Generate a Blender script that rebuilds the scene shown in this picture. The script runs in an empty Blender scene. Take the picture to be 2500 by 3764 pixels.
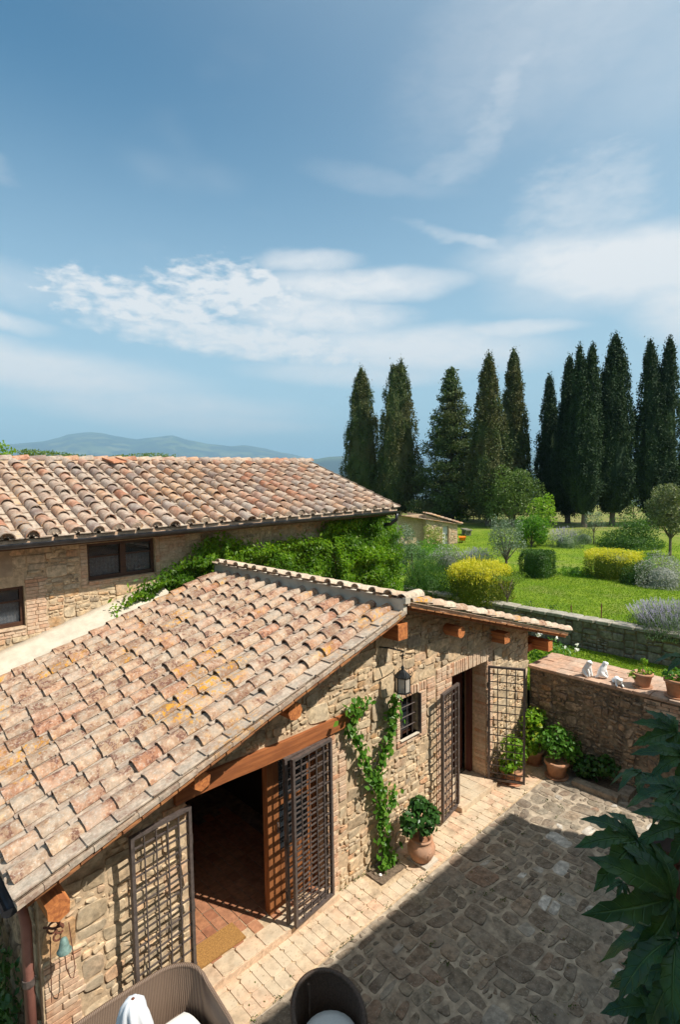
import bpy, math, random
import numpy as np
from mathutils import Vector, Matrix, noise as mnoise
R = math.radians
random.seed(7); np.random.seed(7)
scene = bpy.context.scene
COL = scene.collection

# ---------------------------------------------------------------- camera
cam = bpy.data.cameras.new('camera'); cob = bpy.data.objects.new('camera', cam); COL.objects.link(cob)
cam.sensor_fit = 'VERTICAL'; cam.sensor_height = 36.0; cam.lens = 36.0*2060/3764
cam.clip_start = 0.05; cam.clip_end = 40000
yaw, pitch, roll = R(43.9), R(3.86), R(0.91)
CAM = Vector((0, 0, 5.5))
fwd = Vector((math.cos(pitch)*math.sin(yaw), math.cos(pitch)*math.cos(yaw), -math.sin(pitch)))
rt = Vector((math.cos(yaw), -math.sin(yaw), 0)); dn = fwd.cross(rt)
r2 = math.cos(roll)*rt+math.sin(roll)*dn; d2 = -math.sin(roll)*rt+math.cos(roll)*dn
cob.matrix_world = Matrix(((r2.x, -d2.x, -fwd.x, CAM.x), (r2.y, -d2.y, -fwd.y, CAM.y), (r2.z, -d2.z, -fwd.z, CAM.z), (0, 0, 0, 1)))
scene.camera = cob

# ---------------------------------------------------------------- light
SUN = Vector((0.45, -1.0, 1.42)).normalized()
SUN_EL = math.asin(SUN.z)
sl = bpy.data.lights.new('sun', 'SUN'); sl.energy = 5.0; sl.angle = R(0.53); sl.color = (1.0, 0.94, 0.84)
so = bpy.data.objects.new('sun', sl); COL.objects.link(so)
so.rotation_euler = SUN.to_track_quat('Z', 'Y').to_euler(); so.location = (0, 0, 30)
scene.view_settings.view_transform = 'Standard'; scene.view_settings.look = 'None'
scene.view_settings.gamma = 1; scene.view_settings.use_curve_mapping = False
scene.view_settings.exposure = 0.5

def nd(nt, typ, inp=None, **kw):
    n = nt.nodes.new(typ)
    for k, v in kw.items(): setattr(n, k, v)
    if inp:
        for k, v in inp.items():
            s = n.inputs[k]
            if isinstance(v, bpy.types.NodeSocket): nt.links.new(v, s)
            else: s.default_value = v
    return n
def mth(nt, op, a, b=0.0, c=None):
    n = nd(nt, 'ShaderNodeMath', {0: a, 1: b}, operation=op)
    if c is not None:
        if isinstance(c, bpy.types.NodeSocket): nt.links.new(c, n.inputs[2])
        else: n.inputs[2].default_value = c
    return n.outputs[0]
def mixc(nt, f, a, b, typ='MIX'):
    n = nd(nt, 'ShaderNodeMix', data_type='RGBA', blend_type=typ)
    for i, v in ((0, f), (6, a), (7, b)):
        if isinstance(v, bpy.types.NodeSocket): nt.links.new(v, n.inputs[i])
        else: n.inputs[i].default_value = v if i == 0 else (*v[:3], 1)
    return n.outputs[2]
def sst(nt, x, a, b, lo=0.0, hi=1.0):
    n = nd(nt, 'ShaderNodeMapRange', {0: x, 1: a, 2: b, 3: lo, 4: hi}, interpolation_type='SMOOTHSTEP'); return n.outputs[0]

w = bpy.data.worlds.new('World'); scene.world = w; w.use_nodes = True
nt = w.node_tree; nt.nodes.clear()
sky = nd(nt, 'ShaderNodeTexSky', sky_type='NISHITA', sun_disc=False, sun_elevation=SUN_EL,
         sun_rotation=math.atan2(SUN.x, SUN.y), altitude=300, air_density=1.0, dust_density=.7, ozone_density=2.0)
tc = nd(nt, 'ShaderNodeTexCoord')
sx = nd(nt, 'ShaderNodeSeparateXYZ', {0: tc.outputs['Generated']})
az = mth(nt, 'MULTIPLY', mth(nt, 'ARCTAN2', sx.outputs[0], sx.outputs[1]), 57.2958)
el = mth(nt, 'MULTIPLY', mth(nt, 'ARCSINE', sx.outputs[2]), 57.2958)
cv = nd(nt, 'ShaderNodeCombineXYZ', {0: mth(nt, 'MULTIPLY', az, 0.055), 1: mth(nt, 'MULTIPLY', el, 0.13), 2: 0.0}).outputs[0]
n1 = nd(nt, 'ShaderNodeTexNoise', {'Vector': cv, 'Scale': 1.6, 'Detail': 5.0, 'Roughness': 0.55})
n2 = nd(nt, 'ShaderNodeTexNoise', {'Vector': cv, 'Scale': 7.0, 'Detail': 9.0, 'Roughness': 0.62, 'Distortion': 0.4})
n4 = nd(nt, 'ShaderNodeTexNoise', {'Vector': cv, 'Scale': 11.0, 'Detail': 3.5, 'Roughness': 0.5, 'Distortion': 0.2})
n3 = nd(nt, 'ShaderNodeTexNoise', {'Vector': cv, 'Scale': 0.9, 'Detail': 3.0})
sc1 = nd(nt, 'ShaderNodeSeparateColor', {0: n1.outputs['Color']})
azw = mth(nt, 'ADD', az, mth(nt, 'MULTIPLY_ADD', sc1.outputs[0], 5.0, -2.5))
elw = mth(nt, 'ADD', el, mth(nt, 'MULTIPLY_ADD', sc1.outputs[1], 2.6, -1.3))
fine = n2.outputs['Fac']; fine2 = n4.outputs['Fac']
BL = [(25, 15.8, 7.5, 1.8, -8, 1.0, .95), (34, 17.5, 7, 2.2, -4, 1.0, .95), (42, 15.5, 8, 1.5, -4, .95, .3), (36, 13.0, 13, 1.7, -6, 1.0, .55),
      (46, 18.0, 9, 1.3, 0, .95, .1), (41.5, 20.2, 4, 1.0, 0, .75, .1),
      (13, 10.0, 14, 2.0, -6, 1.0, .06), (26, 6.6, 12, 1.5, -3, .75, .06), (32, 5.0, 8, .9, -2, .75, .05), (22, 9.0, 8, 1.6, -10, .5, .1),
      (52, 12.2, 11, 1.7, -4, 1.0, .05), (46, 10.0, 9, 1.0, 0, .7, .05), (61, 13.3, 5, .6, 0, .8, .05),
      (71, 17.3, 11, 2.5, -8, 1.15, .08), (78, 13.5, 8, 3.5, -30, 1.0, .1), (65, 16.8, 5, 2.2, 0, .5, .1), (59.5, 20.3, 6.5, .4, -18, .5, .45), (67, 22.0, 4.5, 3.4, 20, .42, .6),
      (61, 32.5, 3.0, 1.4, 30, .36, .6), (59, 29.5, 2.4, 1.6, 40, .30, .6), (56, 27.0, 3, 1.2, 10, .22, .5), (68, 37, 14, 5.0, 20, .30, .25), (75, 31, 8, 3, 10, .18, .3), (12, 14.0, 4.5, .8, -8, .75, .3), (11, 17.0, 8, 1.4, -5, .4, .2),
      (12.5, 25.5, 2.0, .8, -30, .3, .3), (49, 26.5, 6, .8, -10, .16, .2)]
tot = None
for (a, b, wa, wb, ro, amp, rg) in BL:
    c_, s_ = math.cos(R(ro)), math.sin(R(ro))
    da = mth(nt, 'SUBTRACT', azw, a); de = mth(nt, 'SUBTRACT', elw, b)
    p = mth(nt, 'ADD', mth(nt, 'MULTIPLY', da, c_/wa), mth(nt, 'MULTIPLY', de, s_/wa))
    q = mth(nt, 'ADD', mth(nt, 'MULTIPLY', da, -s_/wb), mth(nt, 'MULTIPLY', de, c_/wb))
    d_ = mth(nt, 'ADD', mth(nt, 'MULTIPLY', p, p), mth(nt, 'MULTIPLY', q, q))
    d_ = mth(nt, 'ADD', d_, mth(nt, 'MULTIPLY_ADD', fine, -3.4*rg, 1.75*rg))
    if rg > .4: d_ = mth(nt, 'ADD', d_, mth(nt, 'MULTIPLY_ADD', fine2, -4.4*rg, 2.1*rg))
    m_ = sst(nt, d_, 2.9, -.7, 0.0, amp) if amp < .6 else sst(nt, d_, 2.5-rg*.5, -.5+rg*.1, 0.0, amp*1.1)
    tot = m_ if tot is None else mth(nt, 'MAXIMUM', tot, m_)
wide = mth(nt, 'MULTIPLY', sst(nt, n3.outputs['Fac'], .55, .85, 0, .16), sst(nt, el, -2, 8))
tot = mth(nt, 'MAXIMUM', tot, wide)
dens = mth(nt, 'MULTIPLY', tot, mth(nt, 'MULTIPLY_ADD', fine, .7, .5))
dens = mth(nt, 'MINIMUM', mth(nt, 'MULTIPLY', dens, 1.12), .94)
skyc = mixc(nt, 1.0, sky.outputs[0], (0.33, 0.90, 1.02), 'MULTIPLY')
sd = nd(nt, 'ShaderNodeVectorMath', {0: tc.outputs['Generated'], 1: tuple(SUN)}, operation='DOT_PRODUCT').outputs['Value']
skyc = mixc(nt, sst(nt, sd, .0, .95, 0, .78), skyc, (6.2, 7.0, 7.3))       # forward-scattered glow round the sun
hz = sst(nt, el, 38, -4, 0, .90)
skyc = mixc(nt, hz, skyc, (5.2, 6.7, 7.4))
skyc = mixc(nt, dens, skyc, (8.0, 7.85, 7.75))
bg = nd(nt, 'ShaderNodeBackground', {'Color': skyc, 'Strength': 0.090})
ow = nd(nt, 'ShaderNodeOutputWorld', {0: bg.outputs[0]})

# ---------------------------------------------------------------- materials
MATS = {}
def newmat(name):
    m = bpy.data.materials.new(name); m.use_nodes = True; nt = m.node_tree
    return m, nt, nt.nodes['Principled BSDF']
def ramp(nt, fac, cols):
    n = nd(nt, 'ShaderNodeValToRGB', {0: fac}); e = n.color_ramp.elements
    while len(e) < len(cols): e.new(0.5)
    for i, c in enumerate(cols):
        e[i].position = i/(len(cols)-1) if len(c) == 3 else c[3]; e[i].color = (*c[:3], 1)
    return n.outputs[0]
def rndfac(nt):
    oi = nd(nt, 'ShaderNodeObjectInfo'); g = nd(nt, 'ShaderNodeNewGeometry')
    return mth(nt, 'FRACT', mth(nt, 'ADD', oi.outputs['Random'], g.outputs['Random Per Island']))
def pos(nt): return nd(nt, 'ShaderNodeNewGeometry').outputs['Position']
def noi(nt, scale, detail=4, rough=.6, vec=None, dist=0):
    return nd(nt, 'ShaderNodeTexNoise', {'Vector': vec or pos(nt), 'Scale': scale, 'Detail': detail, 'Roughness': rough, 'Distortion': dist}).outputs['Fac']
def bump(nt, b, h, s=.5, d=.02):
    n = nd(nt, 'ShaderNodeBump', {'Strength': s, 'Distance': d, 'Height': h}); nt.links.new(n.outputs[0], b.inputs['Normal'])
def stone(name, cols, sc=14, contrast=.5, tint=None, tints=.35, rough=.9, bs=.5, bd=.01, speck=None, per=True):
    if name in MATS: return MATS[name]
    m, nt, b = newmat(name)
    f = rndfac(nt) if per else noi(nt, sc*.13, 3)
    c = ramp(nt, f, cols)
    n1 = noi(nt, sc, 6, .65); n2 = noi(nt, sc*.28, 3, .6)
    k = sst(nt, n1, .25, .75, 1-contrast, 1+contrast*.7)
    c = mixc(nt, 1, c, nd(nt, 'ShaderNodeCombineXYZ', {0: k, 1: k, 2: k}).outputs[0], 'MULTIPLY')
    if tint: c = mixc(nt, sst(nt, n2, .42, .66, 0, tints), c, tint)
    if speck:
        n3 = noi(nt, sc*3.5, 3, .6)
        c = mixc(nt, sst(nt, n3, .58, .66, 0, speck[3]), c, speck[:3])
    nt.links.new(c, b.inputs['Base Color']); b.inputs['Roughness'].default_value = rough
    b.inputs['Specular IOR Level'].default_value = .25
    bump(nt, b, n1, bs, bd)
    MATS[name] = m; return m
def tilemat(name, cols, lich=.8, orange=.5, osc=1.1):
    if name in MATS: return MATS[name]
    m, nt, b = newmat(name)
    f = rndfac(nt); c = ramp(nt, f, cols)
    P = pos(nt)
    off = nd(nt, 'ShaderNodeVectorMath', {0: P, 1: nd(nt, 'ShaderNodeCombineXYZ', {0: mth(nt, 'MULTIPLY', f, 3.0)}).outputs[0]}, operation='ADD').outputs[0]
    a = noi(nt, 18, 6, .7, off); a2 = noi(nt, 5, 4, .6, off); a3 = noi(nt, 40, 8, .8, off); big = noi(nt, osc, 3, .5)
    k = sst(nt, a, .25, .75, .5, 1.35)
    c = mixc(nt, 1, c, nd(nt, 'ShaderNodeCombineXYZ', {0: k, 1: k, 2: k}).outputs[0], 'MULTIPLY')
    c = mixc(nt, sst(nt, a2, .44, .64, 0, .5*lich), c, (.40, .355, .29))         # grey lichen veil
    c = mixc(nt, mth(nt, 'MULTIPLY', sst(nt, a2, .54, .40), sst(nt, a, .44, .56, 0, .95*lich)), c, (.15, .07, .05))
    c = mixc(nt, sst(nt, a3, .52, .66, 0, .62*lich), c, (.60, .56, .50))          # pale specks
    om = mth(nt, 'MULTIPLY', sst(nt, big, .52, .66), sst(nt, a, .5, .58))
    c = mixc(nt, mth(nt, 'MULTIPLY', om, orange), c, (.55, .27, .035))         # orange lichen
    nt.links.new(c, b.inputs['Base Color']); b.inputs['Roughness'].default_value = .92; b.inputs['Specular IOR Level'].default_value = .2
    bump(nt, b, a, .5, .008)
    MATS[name] = m; return m
def simple(name, col, rough=.6, metal=0, sc=8, var=.15, bs=0, spec=.4):
    if name in MATS: return MATS[name]
    m, nt, b = newmat(name)
    n = noi(nt, sc, 4); k = sst(nt, n, .25, .75, 1-var, 1+var)
    c = mixc(nt, 1, col, nd(nt, 'ShaderNodeCombineXYZ', {0: k, 1: k, 2: k}).outputs[0], 'MULTIPLY')
    nt.links.new(c, b.inputs['Base Color']); b.inputs['Roughness'].default_value = rough; b.inputs['Metallic'].default_value = metal
    b.inputs['Specular IOR Level'].default_value = spec
    if bs: bump(nt, b, n, bs, .01)
    MATS[name] = m; return m
def wood(name, col, col2, axis=0, rough=.75):
    if name in MATS: return MATS[name]
    m, nt, b = newmat(name)
    v = [28, 28, 28]; v[axis] = 2.2
    mp = nd(nt, 'ShaderNodeMapping', {0: pos(nt), 3: v}).outputs[0]
    n = noi(nt, 1, 5, .65, mp)
    nt.links.new(mixc(nt, sst(nt, n, .35, .65), col, col2), b.inputs['Base Color']); b.inputs['Roughness'].default_value = rough
    bump(nt, b, n, .5, .006); MATS[name] = m; return m
def leafm(name, cols, trans=.35, rough=.5, big=None, vein=False):
    if name in MATS: return MATS[name]
    m, nt, b = newmat(name)
    g = nd(nt, 'ShaderNodeNewGeometry'); f = g.outputs['Random Per Island']
    if vein:
        f = noi(nt, 3.0, 4, .6)
    c = ramp(nt, f, cols)
    if big:
        n = noi(nt, big[0], 3, .5); c = mixc(nt, sst(nt, n, .42, .62, 0, big[4]), c, big[1:4])
    nt.links.new(c, b.inputs['Base Color']); b.inputs['Roughness'].default_value = rough; b.inputs['Specular IOR Level'].default_value = .3
    tr = nd(nt, 'ShaderNodeBsdfTranslucent', {0: mixc(nt, 1, c, (1.5, 1.7, .7), 'MULTIPLY')})
    mx = nd(nt, 'ShaderNodeMixShader', {0: trans, 1: b.outputs[0], 2: tr.outputs[0]})
    nt.links.new(mx.outputs[0], nt.nodes['Material Output'].inputs[0])
    MATS[name] = m; return m
def glassm(name, col=(.02, .025, .03), rough=.05, alpha=None):
    if name in MATS: return MATS[name]
    m, nt, b = newmat(name)
    b.inputs['Base Color'].default_value = (*col, 1); b.inputs['Roughness'].default_value = rough; b.inputs['Specular IOR Level'].default_value = .8
    if alpha is not None:
        t = nd(nt, 'ShaderNodeBsdfTransparent'); mx = nd(nt, 'ShaderNodeMixShader', {0: alpha, 1: t.outputs[0], 2: b.outputs[0]})
        nt.links.new(mx.outputs[0], nt.nodes['Material Output'].inputs[0])
    MATS[name] = m; return m

TILE1 = tilemat('weathered_tile', [(0.456, 0.276, 0.175), (0.512, 0.326, 0.203), (0.399, 0.284, 0.196), (0.532, 0.284, 0.160), (0.456, 0.318, 0.218), (0.323, 0.193, 0.123), (0.522, 0.360, 0.232), (0.456, 0.209, 0.116), (0.474, 0.318, 0.218), (0.418, 0.302, 0.211)], 1.0, .95)
TILE2 = tilemat('old_tile', [(.44, .31, .23), (.52, .37, .27), (.40, .31, .25), (.54, .30, .17), (.50, .39, .31), (.27, .20, .17), (.52, .35, .24), (.46, .19, .10), (.46, .36, .29)], .7, .35, .6)
TILEP = tilemat('pale_tile', [(.56, .45, .33), (.60, .49, .37), (.53, .38, .27), (.60, .50, .39)], .35, .1)
PAN = tilemat('pan_tile_clay', [(.48, .37, .28), (.52, .40, .30), (.45, .36, .28), (.54, .40, .29)], .7, .5)
MORT = stone('mortar', [(0.615, 0.468, 0.301), (0.530, 0.391, 0.252), (0.657, 0.504, 0.339)], 18, .4, (.42, .30, .19), .5, per=False)
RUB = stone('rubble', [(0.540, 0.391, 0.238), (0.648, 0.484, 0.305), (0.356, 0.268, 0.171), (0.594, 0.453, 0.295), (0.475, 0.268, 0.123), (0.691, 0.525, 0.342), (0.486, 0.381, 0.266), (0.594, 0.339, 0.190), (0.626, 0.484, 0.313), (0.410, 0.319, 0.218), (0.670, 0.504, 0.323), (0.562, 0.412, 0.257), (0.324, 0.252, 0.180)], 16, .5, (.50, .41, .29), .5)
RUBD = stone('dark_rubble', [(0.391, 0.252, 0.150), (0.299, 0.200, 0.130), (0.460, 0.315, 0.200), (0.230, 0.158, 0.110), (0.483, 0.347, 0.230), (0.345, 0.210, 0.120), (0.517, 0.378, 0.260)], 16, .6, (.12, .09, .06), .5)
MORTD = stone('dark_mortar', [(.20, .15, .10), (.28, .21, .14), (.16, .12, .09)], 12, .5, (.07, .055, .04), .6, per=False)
BRK = stone('old_brick', [(0.540, 0.315, 0.200), (0.594, 0.399, 0.270), (0.626, 0.462, 0.320), (0.508, 0.263, 0.150), (0.648, 0.483, 0.340), (0.572, 0.367, 0.240)], 20, .35, (.56, .45, .33), .5)
COB = stone('cobble', [(0.225, 0.162, 0.113), (0.288, 0.225, 0.162), (0.162, 0.122, 0.090), (0.252, 0.207, 0.149), (0.324, 0.234, 0.162), (0.198, 0.162, 0.122), (0.261, 0.171, 0.117), (0.297, 0.252, 0.189), (0.225, 0.176, 0.131), (0.198, 0.149, 0.108), (0.270, 0.207, 0.153), (0.180, 0.144, 0.108), (0.243, 0.194, 0.140), (0.630, 0.585, 0.522)], 12, .55, (.34, .29, .23), .45, speck=(.4, .36, .3, .5))
COBM = stone('cobble_mortar', [(.38, .30, .22), (.44, .36, .27), (.27, .21, .15)], 9, .45, (.17, .14, .11), .5, per=False)
APR = stone('apron_brick', [(0.566, 0.391, 0.260), (0.598, 0.453, 0.310), (0.524, 0.391, 0.260), (0.607, 0.381, 0.250), (0.566, 0.453, 0.320)], 7, .4, (.56, .46, .33), .85, speck=(.3, .22, .15, .4))
CAPM = stone('cap_tile', [(.50, .30, .20), (.54, .34, .23), (.46, .28, .19), (.56, .38, .27)], 10, .35, (.42, .33, .26), .5)
FLR = stone('floor_brick', [(.36, .16, .08), (.42, .20, .11), (.31, .13, .07)], 14, .3)
BEAM = wood('beam_wood', (.36, .12, .035), (.24, .075, .022), 0)
BEAMY = wood('purlin_wood', (.58, .21, .06), (.32, .10, .03), 1)
FRM = wood('door_wood', (.33, .12, .035), (.2, .07, .02), 2)
WFR = wood('window_wood', (.085, .035, .018), (.05, .02, .01), 0, .5)
IRON = simple('wrought_iron', (.12, .095, .085), .5, .3, 20, .3)
IRONB = simple('black_iron', (.022, .022, .022), .45, .5, 20, .2)
COPG = simple('dark_gutter', (.06, .06, .065), .35, .7, 6, .3)
PLA = stone('plaster', [(.46, .35, .25), (.42, .31, .21), (.5, .38, .27)], 7, .25, (.36, .26, .18), .5, per=False)
CEM = stone('cement', [(.52, .46, .36), (.58, .51, .41), (.49, .42, .33)], 5, .18, (.48, .41, .31), .35, per=False)
TERR = stone('terracotta', [(.46, .22, .12), (.50, .26, .15)], 9, .3, (.52, .38, .28), .4, per=False)
WHT = simple('white_plaster', (.84, .83, .81), .7, 0, 14, .12)
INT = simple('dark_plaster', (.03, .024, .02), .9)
DIRT = stone('soil', [(.12, .085, .055), (.18, .13, .09), (.09, .065, .045)], 30, .5, per=False)
BARK = stone('bark', [(.12, .09, .065), (.17, .13, .10), (.09, .07, .05)], 25, .5, per=False)

# ---------------------------------------------------------------- objects
def setp(o, label=None, cat=None, group=None, kind=None):
    if label: o['label'] = label
    if cat: o['category'] = cat
    if group: o['group'] = group
    if kind: o['kind'] = kind
    return o
def thing(name, label, cat, loc=(0, 0, 0), rz=0, group=None):
    o = bpy.data.objects.new(name, None); COL.objects.link(o); o.empty_display_size = .1
    o.location = loc; o.rotation_euler = (0, 0, rz); return setp(o, label, cat, group)
def rootloc(p):
    v = Vector((0, 0, 0))
    while p is not None: v += p.location; p = p.parent
    return v
class MB:
    def __init__(s): s.v = []; s.f = []
    def add(s, vs, fs):
        b = len(s.v); s.v.extend([tuple(v) for v in vs]); s.f.extend([tuple(i+b for i in f) for f in fs]); return s
    def box(s, x0, x1, y0, y1, z0, z1):
        return s.add([(x0, y0, z0), (x1, y0, z0), (x1, y1, z0), (x0, y1, z0), (x0, y0, z1), (x1, y0, z1), (x1, y1, z1), (x0, y1, z1)],
                     [(0, 3, 2, 1), (4, 5, 6, 7), (0, 1, 5, 4), (1, 2, 6, 5), (2, 3, 7, 6), (3, 0, 4, 7)])
    def bar(s, a, b, w, h=None, up=(0, 0, 1)):
        a = Vector(a); b = Vector(b); h = h or w; d = (b-a).normalized(); u = Vector(up)
        if abs(d.dot(u)) > .95: u = Vector((1, 0, 0))
        x = d.cross(u).normalized(); y = x.cross(d)
        vs = [p+x*i*w/2+y*j*h/2 for p in (a, b) for i, j in ((-1, -1), (1, -1), (1, 1), (-1, 1))]
        return s.add(vs, [(0, 3, 2, 1), (4, 5, 6, 7), (0, 1, 5, 4), (1, 2, 6, 5), (2, 3, 7, 6), (3, 0, 4, 7)])
    def tube(s, pts, rad, n=6, cap=True):
        pts = [Vector(p) for p in pts]; rs = rad if isinstance(rad, (list, tuple)) else [rad]*len(pts)
        vs = []; fs = []; px = None
        for i, p in enumerate(pts):
            d = (pts[min(i+1, len(pts)-1)]-pts[max(i-1, 0)]).normalized()
            if px is None:
                px = d.cross(Vector((0, 0, 1)))
                if px.length < .1: px = d.cross(Vector((1, 0, 0)))
            px = (px-d*px.dot(d)).normalized(); py = d.cross(px)
            for k in range(n):
                a = 2*math.pi*k/n; vs.append(p+(px*math.cos(a)+py*math.sin(a))*rs[i])
        for i in range(len(pts)-1):
            for k in range(n): fs.append((i*n+k, i*n+(k+1) % n, (i+1)*n+(k+1) % n, (i+1)*n+k))
        if cap: fs.append(tuple(range(n-1, -1, -1))); fs.append(tuple((len(pts)-1)*n+k for k in range(n)))
        return s.add(vs, fs)
    def lathe(s, c, prof, n=16, sq=1.0):
        vs = [(c[0]+r*math.cos(2*math.pi*k/n), c[1]+r*sq*math.sin(2*math.pi*k/n), c[2]+z) for r, z in prof for k in range(n)]
        fs = [(i*n+k, i*n+(k+1) % n, (i+1)*n+(k+1) % n, (i+1)*n+k) for i in range(len(prof)-1) for k in range(n)]
        fs.append(tuple(range(n-1, -1, -1))); fs.append(tuple((len(prof)-1)*n+k for k in range(n)))
        return s.add(vs, fs)
    def prismx(s, x0, x1, y0, y1, zb0, zt0, zt1, zb1=None):
        zb1 = zb0 if zb1 is None else zb1
        return s.add([(x0, y0, zb0), (x1, y0, zb1), (x1, y1, zb1), (x0, y1, zb0), (x0, y0, zt0), (x1, y0, zt1), (x1, y1, zt1), (x0, y1, zt0)],
                     [(0, 3, 2, 1), (4, 5, 6, 7), (0, 1, 5, 4), (1, 2, 6, 5), (2, 3, 7, 6), (3, 0, 4, 7)])
    def prismy(s, x0, x1, y0, y1, zb0, zt0, zt1, zb1=None):
        zb1 = zb0 if zb1 is None else zb1
        return s.add([(x0, y0, zb0), (x1, y0, zb0), (x1, y1, zb1), (x0, y1, zb1), (x0, y0, zt0), (x1, y0, zt0), (x1, y1, zt1), (x0, y1, zt1)],
                     [(0, 3, 2, 1), (4, 5, 6, 7), (0, 1, 5, 4), (1, 2, 6, 5), (2, 3, 7, 6), (3, 0, 4, 7)])
    def mesh(s, name, smooth=False, off=None):
        me = bpy.data.meshes.new(name); v = s.v
        if off is not None: v = [(a-off[0], b-off[1], c-off[2]) for a, b, c in v]
        me.from_pydata(v, [], s.f); me.update()
        if smooth: me.shade_smooth()
        return me
    def build(s, name, mat, parent=None, smooth=False, world=True, **kw):
        off = rootloc(parent) if (parent is not None and world) else None
        o = bpy.data.objects.new(name, s.mesh(name, smooth, off)); COL.objects.link(o)
        o.data.materials.append(mat)
        if parent is not None: o.parent = parent
        return setp(o, **kw)
def link(name, me, mat, parent=None, loc=(0, 0, 0), mtx=None, **kw):
    if not me.materials: me.materials.append(mat)
    o = bpy.data.objects.new(name, me); COL.objects.link(o)
    if parent is not None: o.parent = parent
    if mtx is not None: o.matrix_basis = Matrix.Translation(-rootloc(parent)) @ mtx if parent is not None else mtx
    else: o.location = Vector(loc)-(rootloc(parent) if parent is not None else Vector((0, 0, 0)))
    return setp(o, **kw)
def pxdist(p):   # approximate size on the picture falls with distance to the viewpoint
    return (Vector(p)-CAM).length
def fastmesh(name, V, F, mat, parent=None, smooth=False, off=None, **kw):
    V = np.asarray(V, dtype=np.float32); F = np.asarray(F, dtype=np.int32)
    if parent is not None: V = V-np.array(rootloc(parent), dtype=np.float32)
    if off is not None: V = V-np.array(off, dtype=np.float32)
    me = bpy.data.meshes.new(name); k = F.shape[1]
    me.vertices.add(len(V)); me.vertices.foreach_set('co', V.ravel())
    me.loops.add(F.size); me.loops.foreach_set('vertex_index', F.ravel())
    me.polygons.add(len(F)); me.polygons.foreach_set('loop_start', np.arange(0, F.size, k, dtype=np.int32))
    me.update(calc_edges=True); me.materials.append(mat)
    if smooth: me.shade_smooth()
    o = bpy.data.objects.new(name, me); COL.objects.link(o)
    if parent is not None: o.parent = parent
    if off is not None: o.location = off
    return setp(o, **kw)

# ------- polygon packing (rubble, cobbles)
def clip(poly, a, b, c):        # keep a*x+b*y <= c
    out = []; n = len(poly)
    for i in range(n):
        p, q = poly[i], poly[(i+1) % n]
        dp = a*p[0]+b*p[1]-c; dq = a*q[0]+b*q[1]-c
        if dp <= 0: out.append(p)
        if (dp < 0 < dq) or (dq < 0 < dp):
            t = dp/(dp-dq); out.append((p[0]+t*(q[0]-p[0]), p[1]+t*(q[1]-p[1])))
    return out
def area(p): return abs(sum(p[i][0]*p[(i+1) % len(p)][1]-p[(i+1) % len(p)][0]*p[i][1] for i in range(len(p))))/2
def cent(p): return (sum(a for a, b in p)/len(p), sum(b for a, b in p)/len(p))
def cells(x0, x1, y0, y1, sx_, sy_, jit=.3, drop=.12, excl=(), half=(), seed=1):
    rn = random.Random(seed); seeds = {}
    ny = max(1, round((y1-y0)/sy_)); nx = max(1, round((x1-x0)/sx_)); hx = (x1-x0)/nx; hy = (y1-y0)/ny
    S = []
    for j in range(-1, ny+1):
        for i in range(-1, nx+1):
            if rn.random() < drop: continue
            x = x0+(i+.5+(.5 if j % 2 else 0)+rn.uniform(-jit, jit))*hx; y = y0+(j+.5+rn.uniform(-jit, jit)*.8)*hy
            seeds.setdefault((int(math.floor((x-x0)/hx)), int(math.floor((y-y0)/hy))), []).append((x, y)); S.append((x, y))
    out = []; ax = hy/hx
    for (x, y) in S:
        if not (x0 <= x <= x1 and y0 <= y <= y1): continue
        if any(e[0] <= x <= e[1] and e[2] <= y <= e[3] for e in excl): continue
        if any(a*x+b*y > c for a, b, c in half): continue
        P = [(x-3*hx, y-3*hy), (x+3*hx, y-3*hy), (x+3*hx, y+3*hy), (x-3*hx, y+3*hy)]
        I, J = int(math.floor((x-x0)/hx)), int(math.floor((y-y0)/hy))
        for di in (-2, -1, 0, 1, 2):
            for dj in (-2, -1, 0, 1, 2):
                for (u, v) in seeds.get((I+di, J+dj), ()):
                    if u == x and v == y: continue
                    a = (u-x)*ax*ax; b = (v-y); c = a*(u+x)/2+b*(v+y)/2
                    P = clip(P, a, b, c)
        P = clip(P, -1, 0, -x0); P = clip(P, 1, 0, x1); P = clip(P, 0, -1, -y0); P = clip(P, 0, 1, y1)
        for (a, b, c) in half: P = clip(P, a, b, c)
        for e in excl:
            if len(P) < 3: break
            px = [p[0] for p in P]; py = [p[1] for p in P]
            if max(px) > e[0] and min(px) < e[1] and max(py) > e[2] and min(py) < e[3]:
                d = {'l': (e[0]-x)/hx, 'r': (x-e[1])/hx, 'b': (e[2]-y)/hy, 't': (y-e[3])/hy}; k = max(d, key=d.get)
                P = clip(P, *{'l': (1, 0, e[0]), 'r': (-1, 0, -e[1]), 'b': (0, 1, e[2]), 't': (0, -1, -e[3])}[k])
        if len(P) >= 3 and area(P) > .12*hx*hy: out.append(P)
    return out
def clipout(P, x, y, excl, half, bx):
    P = clip(P, -1, 0, -bx[0]); P = clip(P, 1, 0, bx[1]); P = clip(P, 0, -1, -bx[2]); P = clip(P, 0, 1, bx[3])
    for (a, b, c) in half: P = clip(P, a, b, c)
    for e in excl:
        if len(P) < 3: break
        px = [p[0] for p in P]; py = [p[1] for p in P]
        if max(px) > e[0] and min(px) < e[1] and max(py) > e[2] and min(py) < e[3]:
            d = {'l': e[0]-x, 'r': x-e[1], 'b': e[2]-y, 't': y-e[3]}; k = max(d, key=d.get)
            P = clip(P, *{'l': (1, 0, e[0]), 'r': (-1, 0, -e[1]), 'b': (0, 1, e[2]), 't': (0, -1, -e[3])}[k])
    return P
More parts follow.
